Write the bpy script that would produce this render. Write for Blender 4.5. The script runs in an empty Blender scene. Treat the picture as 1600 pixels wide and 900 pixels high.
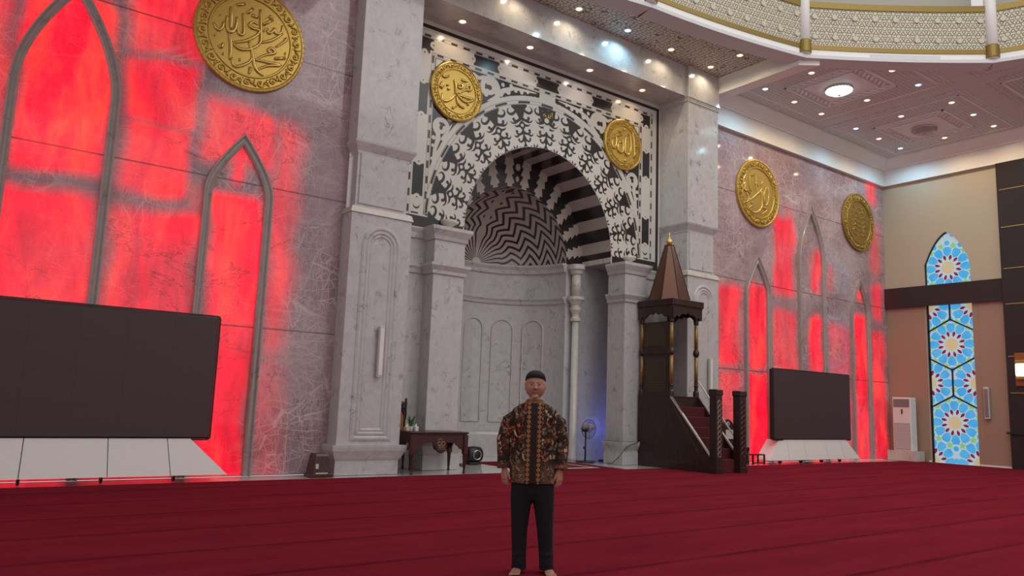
import bpy, bmesh, math, random
import numpy as np
from mathutils import Vector, Matrix
PI = math.pi
sc = bpy.context.scene
C = sc.collection
random.seed(4)
rng = np.random.default_rng(7)

# ------------------------------------------------------------------ camera
YAW, PITCH, ROLL, FPX, CAMH = math.radians(36.5775), math.radians(8.3881), math.radians(2.1372), 1208.0, 1.42
fw = Vector((math.sin(YAW)*math.cos(PITCH), math.cos(YAW)*math.cos(PITCH), math.sin(PITCH)))
r0 = Vector((math.cos(YAW), -math.sin(YAW), 0)); u0 = r0.cross(fw)
rt = math.cos(ROLL)*r0 + math.sin(ROLL)*u0
up = -math.sin(ROLL)*r0 + math.cos(ROLL)*u0
cd = bpy.data.cameras.new('camera'); cam = bpy.data.objects.new('camera', cd); C.objects.link(cam)
cd.sensor_fit = 'HORIZONTAL'; cd.sensor_width = 36; cd.lens = FPX*36/1600; cd.clip_end = 200
M = Matrix((rt, up, -fw)).transposed().to_4x4(); M.translation = Vector((0, 0, CAMH))
cam.matrix_world = M
sc.camera = cam

# ------------------------------------------------------------------ light
sc.view_settings.view_transform = 'Standard'; sc.view_settings.look = 'None'
sc.view_settings.gamma = 1; sc.view_settings.use_curve_mapping = False
sc.view_settings.exposure = 0.0
w = bpy.data.worlds.new('hall_daylight'); sc.world = w; w.use_nodes = True
w.node_tree.nodes['Background'].inputs[0].default_value = (1.0, .95, .94, 1)
w.node_tree.nodes['Background'].inputs[1].default_value = 0.72

def area(name, loc, target, sx, sy, energy, col):
    l = bpy.data.lights.new(name, 'AREA'); l.shape = 'RECTANGLE'; l.size = sx; l.size_y = sy
    l.energy = energy; l.color = col
    o = bpy.data.objects.new(name, l); C.objects.link(o); o.location = loc
    o.rotation_euler = (Vector(target)-Vector(loc)).to_track_quat('-Z', 'Y').to_euler()
    return o
area('dome_daylight', (12.5, 1.5, 14.5), (12.5, 3.0, 0), 11, 11, 700, (1.0, .97, .95))
SPOT_W = 85.0

# ------------------------------------------------------------------ mesh helper
class MB:
    def __init__(s): s.v = []; s.f = []; s.smooth = False
    def add(s, vs, fs):
        o = len(s.v); s.v += [tuple(p) for p in vs]; s.f += [tuple(i+o for i in f) for f in fs]; return s
    def box(s, x0, x1, y0, y1, z0, z1):
        return s.add([(x0,y0,z0),(x1,y0,z0),(x1,y1,z0),(x0,y1,z0),(x0,y0,z1),(x1,y0,z1),(x1,y1,z1),(x0,y1,z1)],
            [(3,2,1,0),(4,5,6,7),(0,1,5,4),(1,2,6,5),(2,3,7,6),(3,0,4,7)])
    def frustum(s, a, z0, b, z1):
        (x0,x1,y0,y1) = a; (p0,p1,q0,q1) = b
        return s.add([(x0,y0,z0),(x1,y0,z0),(x1,y1,z0),(x0,y1,z0),(p0,q0,z1),(p1,q0,z1),(p1,q1,z1),(p0,q1,z1)],
            [(3,2,1,0),(4,5,6,7),(0,1,5,4),(1,2,6,5),(2,3,7,6),(3,0,4,7)])
    def stack(s, prof):                      # square stack: (z, (x0,x1,y0,y1))
        vs = []; fs = []
        for z, (x0,x1,y0,y1) in prof: vs += [(x0,y0,z),(x1,y0,z),(x1,y1,z),(x0,y1,z)]
        n = len(prof)
        for i in range(n-1):
            for k in range(4):
                fs.append((4*i+k, 4*i+(k+1)%4, 4*i+4+(k+1)%4, 4*i+4+k))
        fs += [(3,2,1,0), tuple(4*(n-1)+k for k in range(4))]
        return s.add(vs, fs)
    def prism(s, poly, axis, a, b):          # polygon in the two other axes, extruded along axis
        n = len(poly)
        def P(p, t): return {'x':(t,p[0],p[1]), 'y':(p[0],t,p[1]), 'z':(p[0],p[1],t)}[axis]
        vs = [P(p,a) for p in poly]+[P(p,b) for p in poly]
        fs = [tuple(range(n))[::-1], tuple(range(n,2*n))]+[(i,(i+1)%n,n+(i+1)%n,n+i) for i in range(n)]
        return s.add(vs, fs)
    def lathe(s, prof, c, seg=24, axis='z', cap=True):   # prof (r,h)
        vs = []; fs = []
        for r, h in prof:
            for k in range(seg):
                a = 2*PI*k/seg; p = (r*math.cos(a), r*math.sin(a))
                vs.append({'z':(c[0]+p[0],c[1]+p[1],c[2]+h),'y':(c[0]+p[0],c[1]+h,c[2]+p[1]),'x':(c[0]+h,c[1]+p[0],c[2]+p[1])}[axis])
        n = len(prof)
        for i in range(n-1):
            for k in range(seg): fs.append((i*seg+k, i*seg+(k+1)%seg, (i+1)*seg+(k+1)%seg, (i+1)*seg+k))
        if cap: fs += [tuple(range(seg))[::-1], tuple((n-1)*seg+k for k in range(seg))]
        return s.add(vs, fs)
    def tube(s, pts, r, seg=8, flat=1.0, cap=True):
        pts = [Vector(p) for p in pts]; n = len(pts)
        rs = r if isinstance(r, (list, tuple)) else [r]*n
        vs = []; fs = []; prev = None
        for i, p in enumerate(pts):
            t = (pts[min(i+1,n-1)]-pts[max(i-1,0)])
            t = t.normalized() if t.length > 1e-9 else Vector((0,0,1))
            if prev is None:
                a = Vector((0,1,0)) if abs(t.y) < .9 else Vector((1,0,0))
                nn = (a - t*a.dot(t)).normalized()
            else:
                nn = prev - t*prev.dot(t); nn = nn.normalized() if nn.length > 1e-6 else prev
            prev = nn; b = t.cross(nn)
            for k in range(seg):
                q = 2*PI*k/seg
                vs.append(p + (nn*math.cos(q)*flat + b*math.sin(q))*rs[i])
        for i in range(n-1):
            for k in range(seg): fs.append((i*seg+k, i*seg+(k+1)%seg, (i+1)*seg+(k+1)%seg, (i+1)*seg+k))
        if cap: fs += [tuple(range(seg))[::-1], tuple((n-1)*seg+k for k in range(seg))]
        return s.add(vs, fs)
    def sphere(s, c, rx, ry=None, rz=None, seg=16, rings=10):
        ry = ry or rx; rz = rz or rx; vs = [(c[0],c[1],c[2]-rz)]; fs = []
        for i in range(1, rings):
            a = -PI/2+PI*i/rings
            for k in range(seg):
                q = 2*PI*k/seg; vs.append((c[0]+rx*math.cos(a)*math.cos(q), c[1]+ry*math.cos(a)*math.sin(q), c[2]+rz*math.sin(a)))
        vs.append((c[0],c[1],c[2]+rz)); L = len(vs)-1
        for k in range(seg):
            fs.append((0, 1+(k+1)%seg, 1+k)); fs.append((L, L-seg+k, L-seg+(k+1)%seg))
        for i in range(rings-2):
            for k in range(seg): fs.append((1+i*seg+k, 1+i*seg+(k+1)%seg, 1+(i+1)*seg+(k+1)%seg, 1+(i+1)*seg+k))
        return s.add(vs, fs)
    def sweep(s, path, prof, y0, closed=False):   # path in x,z; prof (across, out); out is towards -y
        n = len(path); m = len(prof); vs = []; fs = []
        for i in range(n):
            p = Vector(path[i]); a = Vector(path[i-1]) if (i or closed) else None; b = Vector(path[(i+1)%n]) if (i < n-1 or closed) else None
            t1 = (p-a).normalized() if a is not None else (b-p).normalized()
            t2 = (b-p).normalized() if b is not None else t1
            n1 = Vector((-t1.y, t1.x)); n2 = Vector((-t2.y, t2.x)); nn = (n1+n2).normalized(); k = 1/max(.35, nn.dot(n1))
            for (t, o) in prof: q = p+nn*(t*k); vs.append((q.x, y0-o, q.y))
        rngi = n if closed else n-1
        for i in range(rngi):
            for j in range(m): fs.append((i*m+j, i*m+(j+1)%m, ((i+1)%n)*m+(j+1)%m, ((i+1)%n)*m+j))
        if not closed: fs += [tuple(range(m))[::-1], tuple((n-1)*m+j for j in range(m))]
        return s.add(vs, fs)
    def build(s, name, mat, parent=None, smooth=False, bevel=0, local=False, attrs=None, fix=True):
        me = bpy.data.meshes.new(name)
        off = Vector((0,0,0))
        if parent is not None and not local:
            q = parent
            while q is not None: off += q.location; q = q.parent
        me.from_pydata([(a-off.x, b-off.y, c-off.z) for a,b,c in s.v], [], s.f)
        if fix:
            bm = bmesh.new(); bm.from_mesh(me); bmesh.ops.recalc_face_normals(bm, faces=bm.faces); bm.to_mesh(me); bm.free()
        if smooth:
            me.polygons.foreach_set('use_smooth', [True]*len(me.polygons))
        if attrs:
            for k, a in attrs.items():
                at = me.attributes.new(k, 'FLOAT', 'POINT'); at.data.foreach_set('value', np.asarray(a, dtype=np.float32))
        me.update()
        o = bpy.data.objects.new(name, me); C.objects.link(o)
        for mm in (mat if isinstance(mat, (list, tuple)) else [mat]): me.materials.append(mm)
        if parent is not None: o.parent = parent
        if bevel:
            b = o.modifiers.new('bevel', 'BEVEL'); b.width = bevel; b.segments = 2; b.limit_method = 'ANGLE'; b.angle_limit = math.radians(40)
        return o

def thing(name, label, cat, loc=(0,0,0), group=None):
    o = bpy.data.objects.new(name, None); C.objects.link(o); o.location = loc
    o['label'] = label; o['category'] = cat
    if group: o['group'] = group
    o.empty_display_size = .1
    return o
def tag(o, label, cat, group=None):
    o['label'] = label; o['category'] = cat
    if group: o['group'] = group
    return o
def struct(o, label=None):
    o['kind'] = 'structure'
    if label: o['label'] = label
    return o
def copy_tree(o, parent=None):
    c = o.copy(); C.objects.link(c); c.parent = parent
    for ch in list(o.children): copy_tree(ch, c)
    return c

# ------------------------------------------------------------------ materials
class NT:
    def __init__(s, name):
        s.m = bpy.data.materials.new(name); s.m.use_nodes = True; s.t = s.m.node_tree; s.b = s.t.nodes['Principled BSDF']
    def n(s, typ, **kw):
        nd = s.t.nodes.new(typ)
        for k, v in kw.items():
            if k in nd.inputs.keys(): nd.inputs[k].default_value = v
            else: setattr(nd, k, v)
        return nd
    def l(s, a, b): s.t.links.new(a, b)
    def math(s, op, a, b=None, c=None, clamp=False):
        nd = s.t.nodes.new('ShaderNodeMath'); nd.operation = op; nd.use_clamp = clamp
        for i, x in enumerate((a, b, c)):
            if x is None: continue
            if isinstance(x, (int, float)): nd.inputs[i].default_value = x
            else: s.l(x, nd.inputs[i])
        return nd.outputs[0]
    def ramp(s, fac, stops, interp='LINEAR'):
        nd = s.t.nodes.new('ShaderNodeValToRGB'); cr = nd.color_ramp; cr.interpolation = interp
        while len(cr.elements) < len(stops): cr.elements.new(.5)
        for e, (p, c) in zip(cr.elements, stops):
            e.position = p; e.color = (c, c, c, 1) if isinstance(c, (int, float)) else (*c, 1)
        s.l(fac, nd.inputs[0]); return nd.outputs[0]
    def mix(s, fac, a, b, mode='MIX'):
        nd = s.t.nodes.new('ShaderNodeMix'); nd.data_type = 'RGBA'; nd.blend_type = mode
        if isinstance(fac, (int, float)): nd.inputs[0].default_value = fac
        else: s.l(fac, nd.inputs[0])
        for i, x in ((6, a), (7, b)):
            if isinstance(x, tuple): nd.inputs[i].default_value = (*x, 1)
            else: s.l(x, nd.inputs[i])
        return nd.outputs[2]
    def noise(s, vec, scale, detail=4, rough=.55, dist=0):
        nd = s.n('ShaderNodeTexNoise', Scale=scale, Detail=detail, Roughness=rough, Distortion=dist)
        if vec is not None: s.l(vec, nd.inputs['Vector'])
        return nd.outputs[0]
    def pos(s): return s.n('ShaderNodeNewGeometry').outputs['Position']
    def map(s, vec, scale=(1,1,1), rot=(0,0,0), loc=(0,0,0)):
        nd = s.n('ShaderNodeMapping'); nd.inputs['Scale'].default_value = scale; nd.inputs['Rotation'].default_value = rot; nd.inputs['Location'].default_value = loc
        s.l(vec, nd.inputs['Vector']); return nd.outputs[0]
    def bump(s, h, strength=.3, dist=.01):
        nd = s.n('ShaderNodeBump', Strength=strength, Distance=dist); s.l(h, nd.inputs['Height']); s.l(nd.outputs[0], s.b.inputs['Normal'])
    def attr(s, name): return s.n('ShaderNodeAttribute', attribute_name=name).outputs['Fac']
    def set(s, **kw):
        for k, v in kw.items():
            k = k.replace('_', ' ')
            if isinstance(v, tuple): s.b.inputs[k].default_value = (*v, 1)
            else: s.b.inputs[k].default_value = v
        return s
def plain(name, col, rough=.5, metal=0.0, emit=None, es=0.0, noise=0.06, nscale=14, spec=.5):
    t = NT(name); t.set(Roughness=rough, Metallic=metal); t.b.inputs['Specular IOR Level'].default_value = spec
    f = t.noise(t.pos(), nscale, 5)
    c = t.mix(f, tuple(max(0, x*(1-noise)) for x in col), tuple(min(1, x*(1+noise)) for x in col))
    t.l(c, t.b.inputs['Base Color'])
    if emit: t.b.inputs['Emission Color'].default_value = (*emit, 1); t.b.inputs['Emission Strength'].default_value = es
    return t.m
def marble(name, base, vein, rough=.12, vscale=1.0, amount=1.0):
    t = NT(name); p = t.map(t.pos(), rot=(.5,.9,.6))
    p2 = t.map(p, scale=(1.0, 2.6, .9))
    n1 = t.noise(p2, 1.1*vscale, 9, .6, .9)
    v = t.math('ABSOLUTE', t.math('SUBTRACT', n1, .5))
    vein1 = t.ramp(v, [(0, 1), (.010, .45), (.035, 0)])
    brk = t.ramp(t.noise(p, 2.2*vscale, 3), [(.52, 0), (.66, 1)])
    vm = t.math('MULTIPLY', t.math('MULTIPLY', vein1, brk), amount)
    cloud = t.noise(p2, 3.0*vscale, 8, .65, .5)
    c = t.mix(t.ramp(cloud, [(.3, 0), (.72, 1)]), tuple(x*.80 for x in base), base)
    c = t.mix(vm, c, vein)
    t.l(c, t.b.inputs['Base Color']); t.set(Roughness=rough); t.b.inputs['Specular IOR Level'].default_value = .45
    return t.m
def ink_mat(name, white, black, rough=.18):
    t = NT(name); f = t.attr('ink')
    k = t.ramp(t.math('MULTIPLY_ADD', f, 1/.012, .5, clamp=True), [(0, 0), (1, 1)])
    cl = t.noise(t.pos(), 2.0, 6); wv = t.mix(cl, tuple(x*.9 for x in white), white)
    bv = t.mix(t.noise(t.pos(), 30, 4), black, tuple(x*1.6 for x in black))
    t.l(t.mix(k, wv, bv), t.b.inputs['Base Color']); t.set(Roughness=rough); return t.m

MARBLE = marble('pale_grey_marble', (.60,.59,.59), (.12,.11,.115), vscale=1.9, amount=.75)
MARBLE_W = marble('cream_white_marble', (.66,.62,.56), (.2,.19,.18), amount=.7)
PLASTER = plain('white_painted_plaster', (.86,.86,.83), .5, noise=.03)
PLASTER_P = plain('pinkish_grey_plaster', (.66,.68,.70), .6, noise=.05)
STRIP = marble('white_floor_marble', (.62,.60,.58), (.25,.25,.25), rough=.1)
GOLD = NT('polished_gold_relief'); GOLD.set(Base_Color=(.56,.375,.085), Metallic=.65, Roughness=.36)
GOLD.bump(GOLD.noise(GOLD.pos(), 60, 5), .25, .01); GOLD = GOLD.m
GOLD_L = plain('bright_gold_lettering', (.66,.48,.14), .25, .75)
GOLD_D = plain('dark_antique_gold', (.34,.22,.055), .4, .6)
GOLD_P = plain('gold_painted_band', (.25,.175,.04), .4, .5)
WOOD = NT('dark_polished_wood'); _p = WOOD.map(WOOD.pos(), scale=(9,9,1.3))
WOOD.l(WOOD.ramp(WOOD.noise(_p, 2.4, 7, .6, .7), [(.3,(.012,.006,.005)),(.7,(.05,.022,.017))]), WOOD.b.inputs['Base Color']); WOOD.set(Roughness=.32); WOOD = WOOD.m
WOOD_R = NT('reddish_brown_wood'); _p = WOOD_R.map(WOOD_R.pos(), scale=(7,7,1.6))
WOOD_R.l(WOOD_R.ramp(WOOD_R.noise(_p, 2.8, 7, .6, .8), [(.3,(.028,.008,.006)),(.7,(.085,.026,.02))]), WOOD_R.b.inputs['Base Color']); WOOD_R.set(Roughness=.3); WOOD_R = WOOD_R.m
COPPER = plain('brushed_copper_brown', (.13,.06,.038), .3, .5)
BLACK = plain('black_plastic', (.014,.013,.015), .4)
STEEL = plain('brushed_steel', (.55,.55,.56), .3, .9)
WHITEP = plain('white_painted_panel', (.80,.79,.76), .4, noise=.03)
DSTONE = plain('dark_brown_granite', (.035,.026,.027), .25, noise=.3, nscale=40)
BEIGE = plain('beige_wall_panel', (.52,.45,.33), .55, noise=.05)
GREYSP = plain('light_grey_speaker', (.58,.57,.56), .5)

# ------------------------------------------------------------------ dimensions
XC = 11.41            # axis of the mihrab
YW = 13.60            # face of the onyx wall
XR = 26.30            # right wall
YP = 14.20            # face of the black and white panel
YPF = 13.20           # front of the two great piers
def softbox(x, a, b, w): return np.clip((x-a)/w+.5, 0, 1)**1.5*np.clip((b-x)/w+.5, 0, 1)**1.5
def vnoise(x, y, s, seed):
    r = np.random.default_rng(seed).random((160, 160)); X = np.abs(x*s+31.7) % 158; Y = np.abs(y*s+17.3) % 158
    i = X.astype(int); j = Y.astype(int); u = X-i; v = Y-j; u = u*u*(3-2*u); v = v*v*(3-2*v)
    return (r[i,j]*(1-u)+r[i+1,j]*u)*(1-v)+(r[i,j+1]*(1-u)+r[i+1,j+1]*u)*v
def grid(xs, zs, y, f=None):
    nx, nz = len(xs), len(zs)
    X, Z = np.meshgrid(xs, zs, indexing='ij'); mb = MB()
    Y = np.full_like(X, y) if f is None else f(X, Z)
    mb.v = list(map(tuple, np.stack([X.ravel(), Y.ravel(), Z.ravel()], 1).tolist()))
    mb.f = [(i*nz+j, (i+1)*nz+j, (i+1)*nz+j+1, i*nz+j+1) for i in range(nx-1) for j in range(nz-1)]
    return mb, X.ravel(), Z.ravel()

# ------------------------------------------------------------------ floor
mb = MB(); mb.box(-9, XR+.4, -7, 18.2, -.2, -.006); struct(mb.build('floor', STRIP))
CARP = NT('red_pile_carpet'); _g = CARP.pos()
_sep = CARP.n('ShaderNodeSeparateXYZ'); CARP.l(_g, _sep.inputs[0])
_fr = CARP.math('FRACT', CARP.math('MULTIPLY_ADD', _sep.outputs[1], 1/1.17, 100-7.42/1.17+.5))
_d = CARP.math('ABSOLUTE', CARP.math('SUBTRACT', _fr, .5))
_wob = CARP.noise(CARP.map(_g, scale=(.5,3,1)), 3, 3)
_line = CARP.math('MULTIPLY', CARP.ramp(_d, [(0,1),(.018,.8),(.05,0)]), CARP.ramp(_wob, [(.3,.35),(.6,1)]))
_fib = CARP.noise(CARP.map(_g, scale=(14,40,1)), 3, 4)
_cl = CARP.noise(CARP.map(_g, scale=(.35,1.6,1)), 1.6, 5)
_c = CARP.mix(CARP.ramp(_cl, [(.3,0),(.7,1)]), (.180,.016,.029), (.240,.022,.037))
_c = CARP.mix(CARP.ramp(_fib, [(.35,.25),(.7,0)]), _c, (.10,.005,.010))
_c = CARP.mix(CARP.math('MULTIPLY', _line, .65), _c, (.05,.008,.014))
CARP.l(_c, CARP.b.inputs['Base Color']); CARP.set(Roughness=.95); CARP.b.inputs['Specular IOR Level'].default_value = .0
CARP.b.inputs['Sheen Weight'].default_value = 0
CARP.bump(CARP.noise(_g, 90, 3), .5, .01); CARP = CARP.m
mb = MB()
mb.prism([(-8.9,-6.9),(XR,-6.9),(XR,12.85),(12.97,12.85),(12.97,15.35),(10.36,15.35),(10.36,12.85),(-8.9,12.85)], 'z', -.006, 0)
tag(mb.build('carpet', CARP), 'red pile carpet with thin dark row lines covering the hall floor', 'carpet')

# ------------------------------------------------------------------ onyx walls
ON = NT('backlit_rose_onyx'); _g = ON.pos(); _s = ON.n('ShaderNodeSeparateXYZ'); ON.l(_g, _s.inputs[0])
_w = ON.noise(ON.map(_g, scale=(1,1,1)), .9, 5, .6)
_va = ON.map(_g, scale=(1.2,1,.5), rot=(0,.7,0)); _vb = ON.map(_g, scale=(.5,1,1.4), rot=(0,-.5,0))
def _veins(v, sc_, wd):
    n = ON.noise(v, sc_, 8, .62, 1.6); return ON.ramp(ON.math('ABSOLUTE', ON.math('SUBTRACT', n, .5)), [(0,1),(wd,.35),(wd*3,0)])
_v = ON.math('MAXIMUM', _veins(_va, 1.3, .012), _veins(_vb, 1.7, .010))
_v2 = ON.math('MAXIMUM', _veins(_va, 3.2, .02), _veins(_vb, 4.1, .02))
_vm = ON.math('MAXIMUM', ON.math('MULTIPLY', _v, ON.ramp(_w, [(.4,.2),(.62,1)])), ON.math('MULTIPLY', _v2, ON.ramp(_w, [(.48,0),(.66,.75)])))
_fz = ON.math('ABSOLUTE', ON.math('SUBTRACT', ON.math('FRACT', ON.math('MULTIPLY_ADD', _s.outputs[2], 1/2.55, .5)), .5))
_seam = ON.ramp(_fz, [(0,1),(.004,.8),(.007,0)])
_base = ON.mix(ON.ramp(_w, [(.3,0),(.7,1)]), (.30,.19,.215), (.43,.31,.335))
_wv = ON.n('ShaderNodeTexNoise', Scale=2.2, Detail=3.0); ON.l(_g, _wv.inputs['Vector'])
def _scr(rot, scl, s_, wd):
    a = ON.n('ShaderNodeVectorMath', operation='MULTIPLY_ADD'); ON.l(_wv.outputs['Color'], a.inputs[0]); a.inputs[1].default_value = (.22,.22,.22); ON.l(_g, a.inputs[2])
    q = ON.n('ShaderNodeTexVoronoi', Scale=s_, Randomness=1.0, feature='DISTANCE_TO_EDGE'); ON.l(ON.map(a.outputs[0], scale=scl, rot=(0,rot,0)), q.inputs['Vector'])
    return ON.ramp(q.outputs['Distance'], [(0,1),(wd*.5,.6),(wd,0)])
_s1 = _scr(.7, (1.6,.05,.42), 2.0, .020); _s2 = _scr(-.45, (.38,.05,1.5), 2.6, .024); _s3 = _scr(1.25, (2.2,.05,.5), 3.4, .030); _s4 = _scr(.2, (1.4,.05,.6), 5.5, .035)
_mk = ON.ramp(ON.noise(_g, .8, 3), [(.38,.25),(.6,1)])
_vm = ON.math('MAXIMUM', ON.math('MULTIPLY', _vm, .8), ON.math('MULTIPLY', ON.math('MAXIMUM', ON.math('MAXIMUM', _s1, _s2), ON.math('MULTIPLY', ON.math('MAXIMUM', _s3, _s4), .7)), _mk))
_base = ON.mix(ON.math('MULTIPLY', _vm, .75), _base, (.70,.60,.60))
_crk = ON.math('MULTIPLY', _veins(ON.map(_g, scale=(.6,1,1), loc=(3,0,1)), .8, .004), ON.ramp(ON.noise(_g, .7, 2), [(.5,0),(.58,1)]))
_dark = ON.math('MAXIMUM', _seam, _crk)
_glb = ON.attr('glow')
_base = ON.mix(ON.math('MULTIPLY', _glb, .92, clamp=True), _base, (.18,.010,.020))  # lit look painted into the base colour: darker red where the backlight glows
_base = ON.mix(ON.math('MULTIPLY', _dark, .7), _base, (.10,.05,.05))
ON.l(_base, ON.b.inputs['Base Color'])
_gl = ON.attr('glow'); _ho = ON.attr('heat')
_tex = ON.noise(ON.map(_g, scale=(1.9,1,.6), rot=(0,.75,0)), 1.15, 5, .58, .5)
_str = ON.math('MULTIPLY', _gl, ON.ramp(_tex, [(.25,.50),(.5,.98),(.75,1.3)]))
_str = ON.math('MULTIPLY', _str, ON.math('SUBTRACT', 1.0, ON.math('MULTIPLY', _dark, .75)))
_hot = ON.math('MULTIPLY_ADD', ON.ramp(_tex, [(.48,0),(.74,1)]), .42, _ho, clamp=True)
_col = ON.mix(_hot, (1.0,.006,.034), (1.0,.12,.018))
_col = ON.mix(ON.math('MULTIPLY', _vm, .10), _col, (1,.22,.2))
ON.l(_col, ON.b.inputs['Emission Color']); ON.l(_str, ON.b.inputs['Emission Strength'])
ON.set(Roughness=.07); ON.b.inputs['Specular IOR Level'].default_value = .45; ON = ON.m

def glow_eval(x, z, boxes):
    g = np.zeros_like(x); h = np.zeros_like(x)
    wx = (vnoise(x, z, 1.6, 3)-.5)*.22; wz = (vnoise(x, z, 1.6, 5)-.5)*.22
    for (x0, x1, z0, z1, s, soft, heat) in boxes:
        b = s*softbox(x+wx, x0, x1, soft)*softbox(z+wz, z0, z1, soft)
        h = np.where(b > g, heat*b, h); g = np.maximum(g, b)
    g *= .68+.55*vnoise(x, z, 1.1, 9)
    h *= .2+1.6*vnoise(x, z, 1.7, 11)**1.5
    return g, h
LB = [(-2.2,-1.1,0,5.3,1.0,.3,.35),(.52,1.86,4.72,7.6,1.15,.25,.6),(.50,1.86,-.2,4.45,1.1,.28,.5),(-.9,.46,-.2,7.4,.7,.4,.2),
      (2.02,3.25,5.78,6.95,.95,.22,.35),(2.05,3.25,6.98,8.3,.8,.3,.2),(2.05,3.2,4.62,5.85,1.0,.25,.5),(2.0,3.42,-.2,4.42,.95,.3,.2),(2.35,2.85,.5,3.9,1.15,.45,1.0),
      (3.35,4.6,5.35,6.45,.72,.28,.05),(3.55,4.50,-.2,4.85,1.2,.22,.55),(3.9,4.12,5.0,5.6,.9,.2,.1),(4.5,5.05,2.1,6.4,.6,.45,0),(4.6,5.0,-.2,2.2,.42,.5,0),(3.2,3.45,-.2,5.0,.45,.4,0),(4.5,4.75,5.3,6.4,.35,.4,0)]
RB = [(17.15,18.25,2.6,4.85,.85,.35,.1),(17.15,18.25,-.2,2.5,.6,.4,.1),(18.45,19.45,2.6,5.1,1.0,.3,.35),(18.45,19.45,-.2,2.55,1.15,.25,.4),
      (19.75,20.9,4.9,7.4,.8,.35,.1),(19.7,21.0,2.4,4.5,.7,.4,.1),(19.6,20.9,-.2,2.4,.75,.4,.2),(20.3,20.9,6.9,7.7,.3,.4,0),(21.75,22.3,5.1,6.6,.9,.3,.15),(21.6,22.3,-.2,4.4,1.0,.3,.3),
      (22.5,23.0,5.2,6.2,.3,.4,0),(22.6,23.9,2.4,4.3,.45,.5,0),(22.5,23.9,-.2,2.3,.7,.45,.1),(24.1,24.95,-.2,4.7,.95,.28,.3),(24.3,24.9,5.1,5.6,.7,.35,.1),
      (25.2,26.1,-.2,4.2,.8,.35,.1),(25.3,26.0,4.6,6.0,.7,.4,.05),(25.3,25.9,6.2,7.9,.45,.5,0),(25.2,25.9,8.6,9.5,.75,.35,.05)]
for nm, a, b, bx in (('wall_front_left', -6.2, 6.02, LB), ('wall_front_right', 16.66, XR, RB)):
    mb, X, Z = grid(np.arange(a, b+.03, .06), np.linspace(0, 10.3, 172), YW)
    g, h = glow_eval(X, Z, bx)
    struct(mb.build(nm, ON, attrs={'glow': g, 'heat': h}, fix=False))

# pointed arch frames on the onyx
def lancet(xc, hw, zs, za, ctrl, n=12):
    P = [(xc-hw, 0.0), (xc-hw, zs)]
    for i in range(1, n+1):
        t = i/n; P.append(((1-t)**2*(xc-hw)+2*t*(1-t)*(xc-hw)+t*t*xc, (1-t)**2*zs+2*t*(1-t)*(zs+ctrl)+t*t*za))
    return P + [(2*xc-x, z) for x, z in P[-2::-1]]
FRM = marble('grey_veined_frame_stone', (.42,.36,.34), (.16,.13,.12), rough=.2, vscale=2)
prof = [(-.07,0),(-.07,.06),(-.045,.085),(-.015,.06),(.02,.06),(.05,.10),(.07,.10),(.07,0)]
k = 1
for xc, hw, zs, za, ct in ((-1.65,.53,4.85,5.86,.34),(1.2,.70,6.0,7.75,.75),(4.0,.53,4.85,5.86,.34),(18.94,.53,4.75,5.80,.34),(21.72,.66,6.1,7.80,.75),(24.49,.50,4.75,5.80,.34)):
    mb = MB(); mb.sweep(lancet(xc, hw, zs, za, ct), prof, YW)
    struct(mb.build('trim_%d' % k, FRM, smooth=False)); k += 1

# cornice and ceilings -------------------------------------------------
CORN = [(0,9.43),(.12,9.43),(.12,9.98),(.17,9.98),(.17,10.03),(.22,10.10),(.30,10.18),(.38,10.24),(.45,10.27),(.45,10.34),(0,10.34)]
def cornice(x0, x1, miter, nm):
    global k
    mb = MB(); n = len(CORN)
    vs = [(x0, YW-o, z) for o, z in CORN]+[(x1-(o if miter else 0), YW-o, z) for o, z in CORN]
    mb.add(vs, [(i,(i+1)%n,n+(i+1)%n,n+i) for i in range(n)]+[tuple(range(n))])
    struct(mb.build(nm, PLASTER))
cornice(16.70, XR, True, 'trim_7'); cornice(-6.2, 6.0, False, 'trim_8')
mb = MB(); n = len(CORN)
mb.add([(XR-o, YW-o, z) for o, z in CORN]+[(XR-o, -2.0, z) for o, z in CORN], [(i,(i+1)%n,n+(i+1)%n,n+i) for i in range(n)]+[tuple(range(n,2*n))])
struct(mb.build('trim_9', PLASTER))

CEILP = NT('rose_brown_patterned_ceiling'); _g = CEILP.pos()
_vo = CEILP.n('ShaderNodeTexVoronoi', Scale=9.0, Randomness=.35, feature='DISTANCE_TO_EDGE'); CEILP.l(_g, _vo.inputs['Vector'])
_k = CEILP.ramp(_vo.outputs['Distance'], [(.03,1),(.12,0)])
CEILP.l(CEILP.mix(_k, (.68,.71,.73), (.40,.41,.42)), CEILP.b.inputs['Base Color']); CEILP.set(Roughness=.45)
CEILP.bump(_vo.outputs['Distance'], .4, .02); CEILP = CEILP.m
CARV = NT('carved_lattice_ceiling'); _g = CARV.map(CARV.pos(), scale=(1,1.5,1))
_vo = CARV.n('ShaderNodeTexVoronoi', Scale=7.5, Randomness=.55, feature='DISTANCE_TO_EDGE'); CARV.l(_g, _vo.inputs['Vector'])
_k = CARV.ramp(_vo.outputs['Distance'], [(.05,1),(.11,0)])
CARV.l(CARV.mix(_k, (.66,.64,.56), (.15,.13,.11)), CARV.b.inputs['Base Color']); CARV.set(Roughness=.5)
CARV.bump(_vo.outputs['Distance'], .6, .03); CARV = CARV.m

# dome ring posts (plan of the round gallery)
RP = [(12.55-5.3, 11.9), (11.95,11.30), (16.70,10.50), (20.40,7.63), (22.05,3.10), (21.9,-1.6)]
ZB = 10.32
# carved bay between the piers and the ring
mb = MB(); mb.prism([(6.0,13.25),(16.70,13.25),(16.70,10.62),(11.95,11.42),(7.25,12.02),(6.0,12.1)], 'z', 10.60, 10.66); struct(mb.build('ceiling', CARV))
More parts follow.
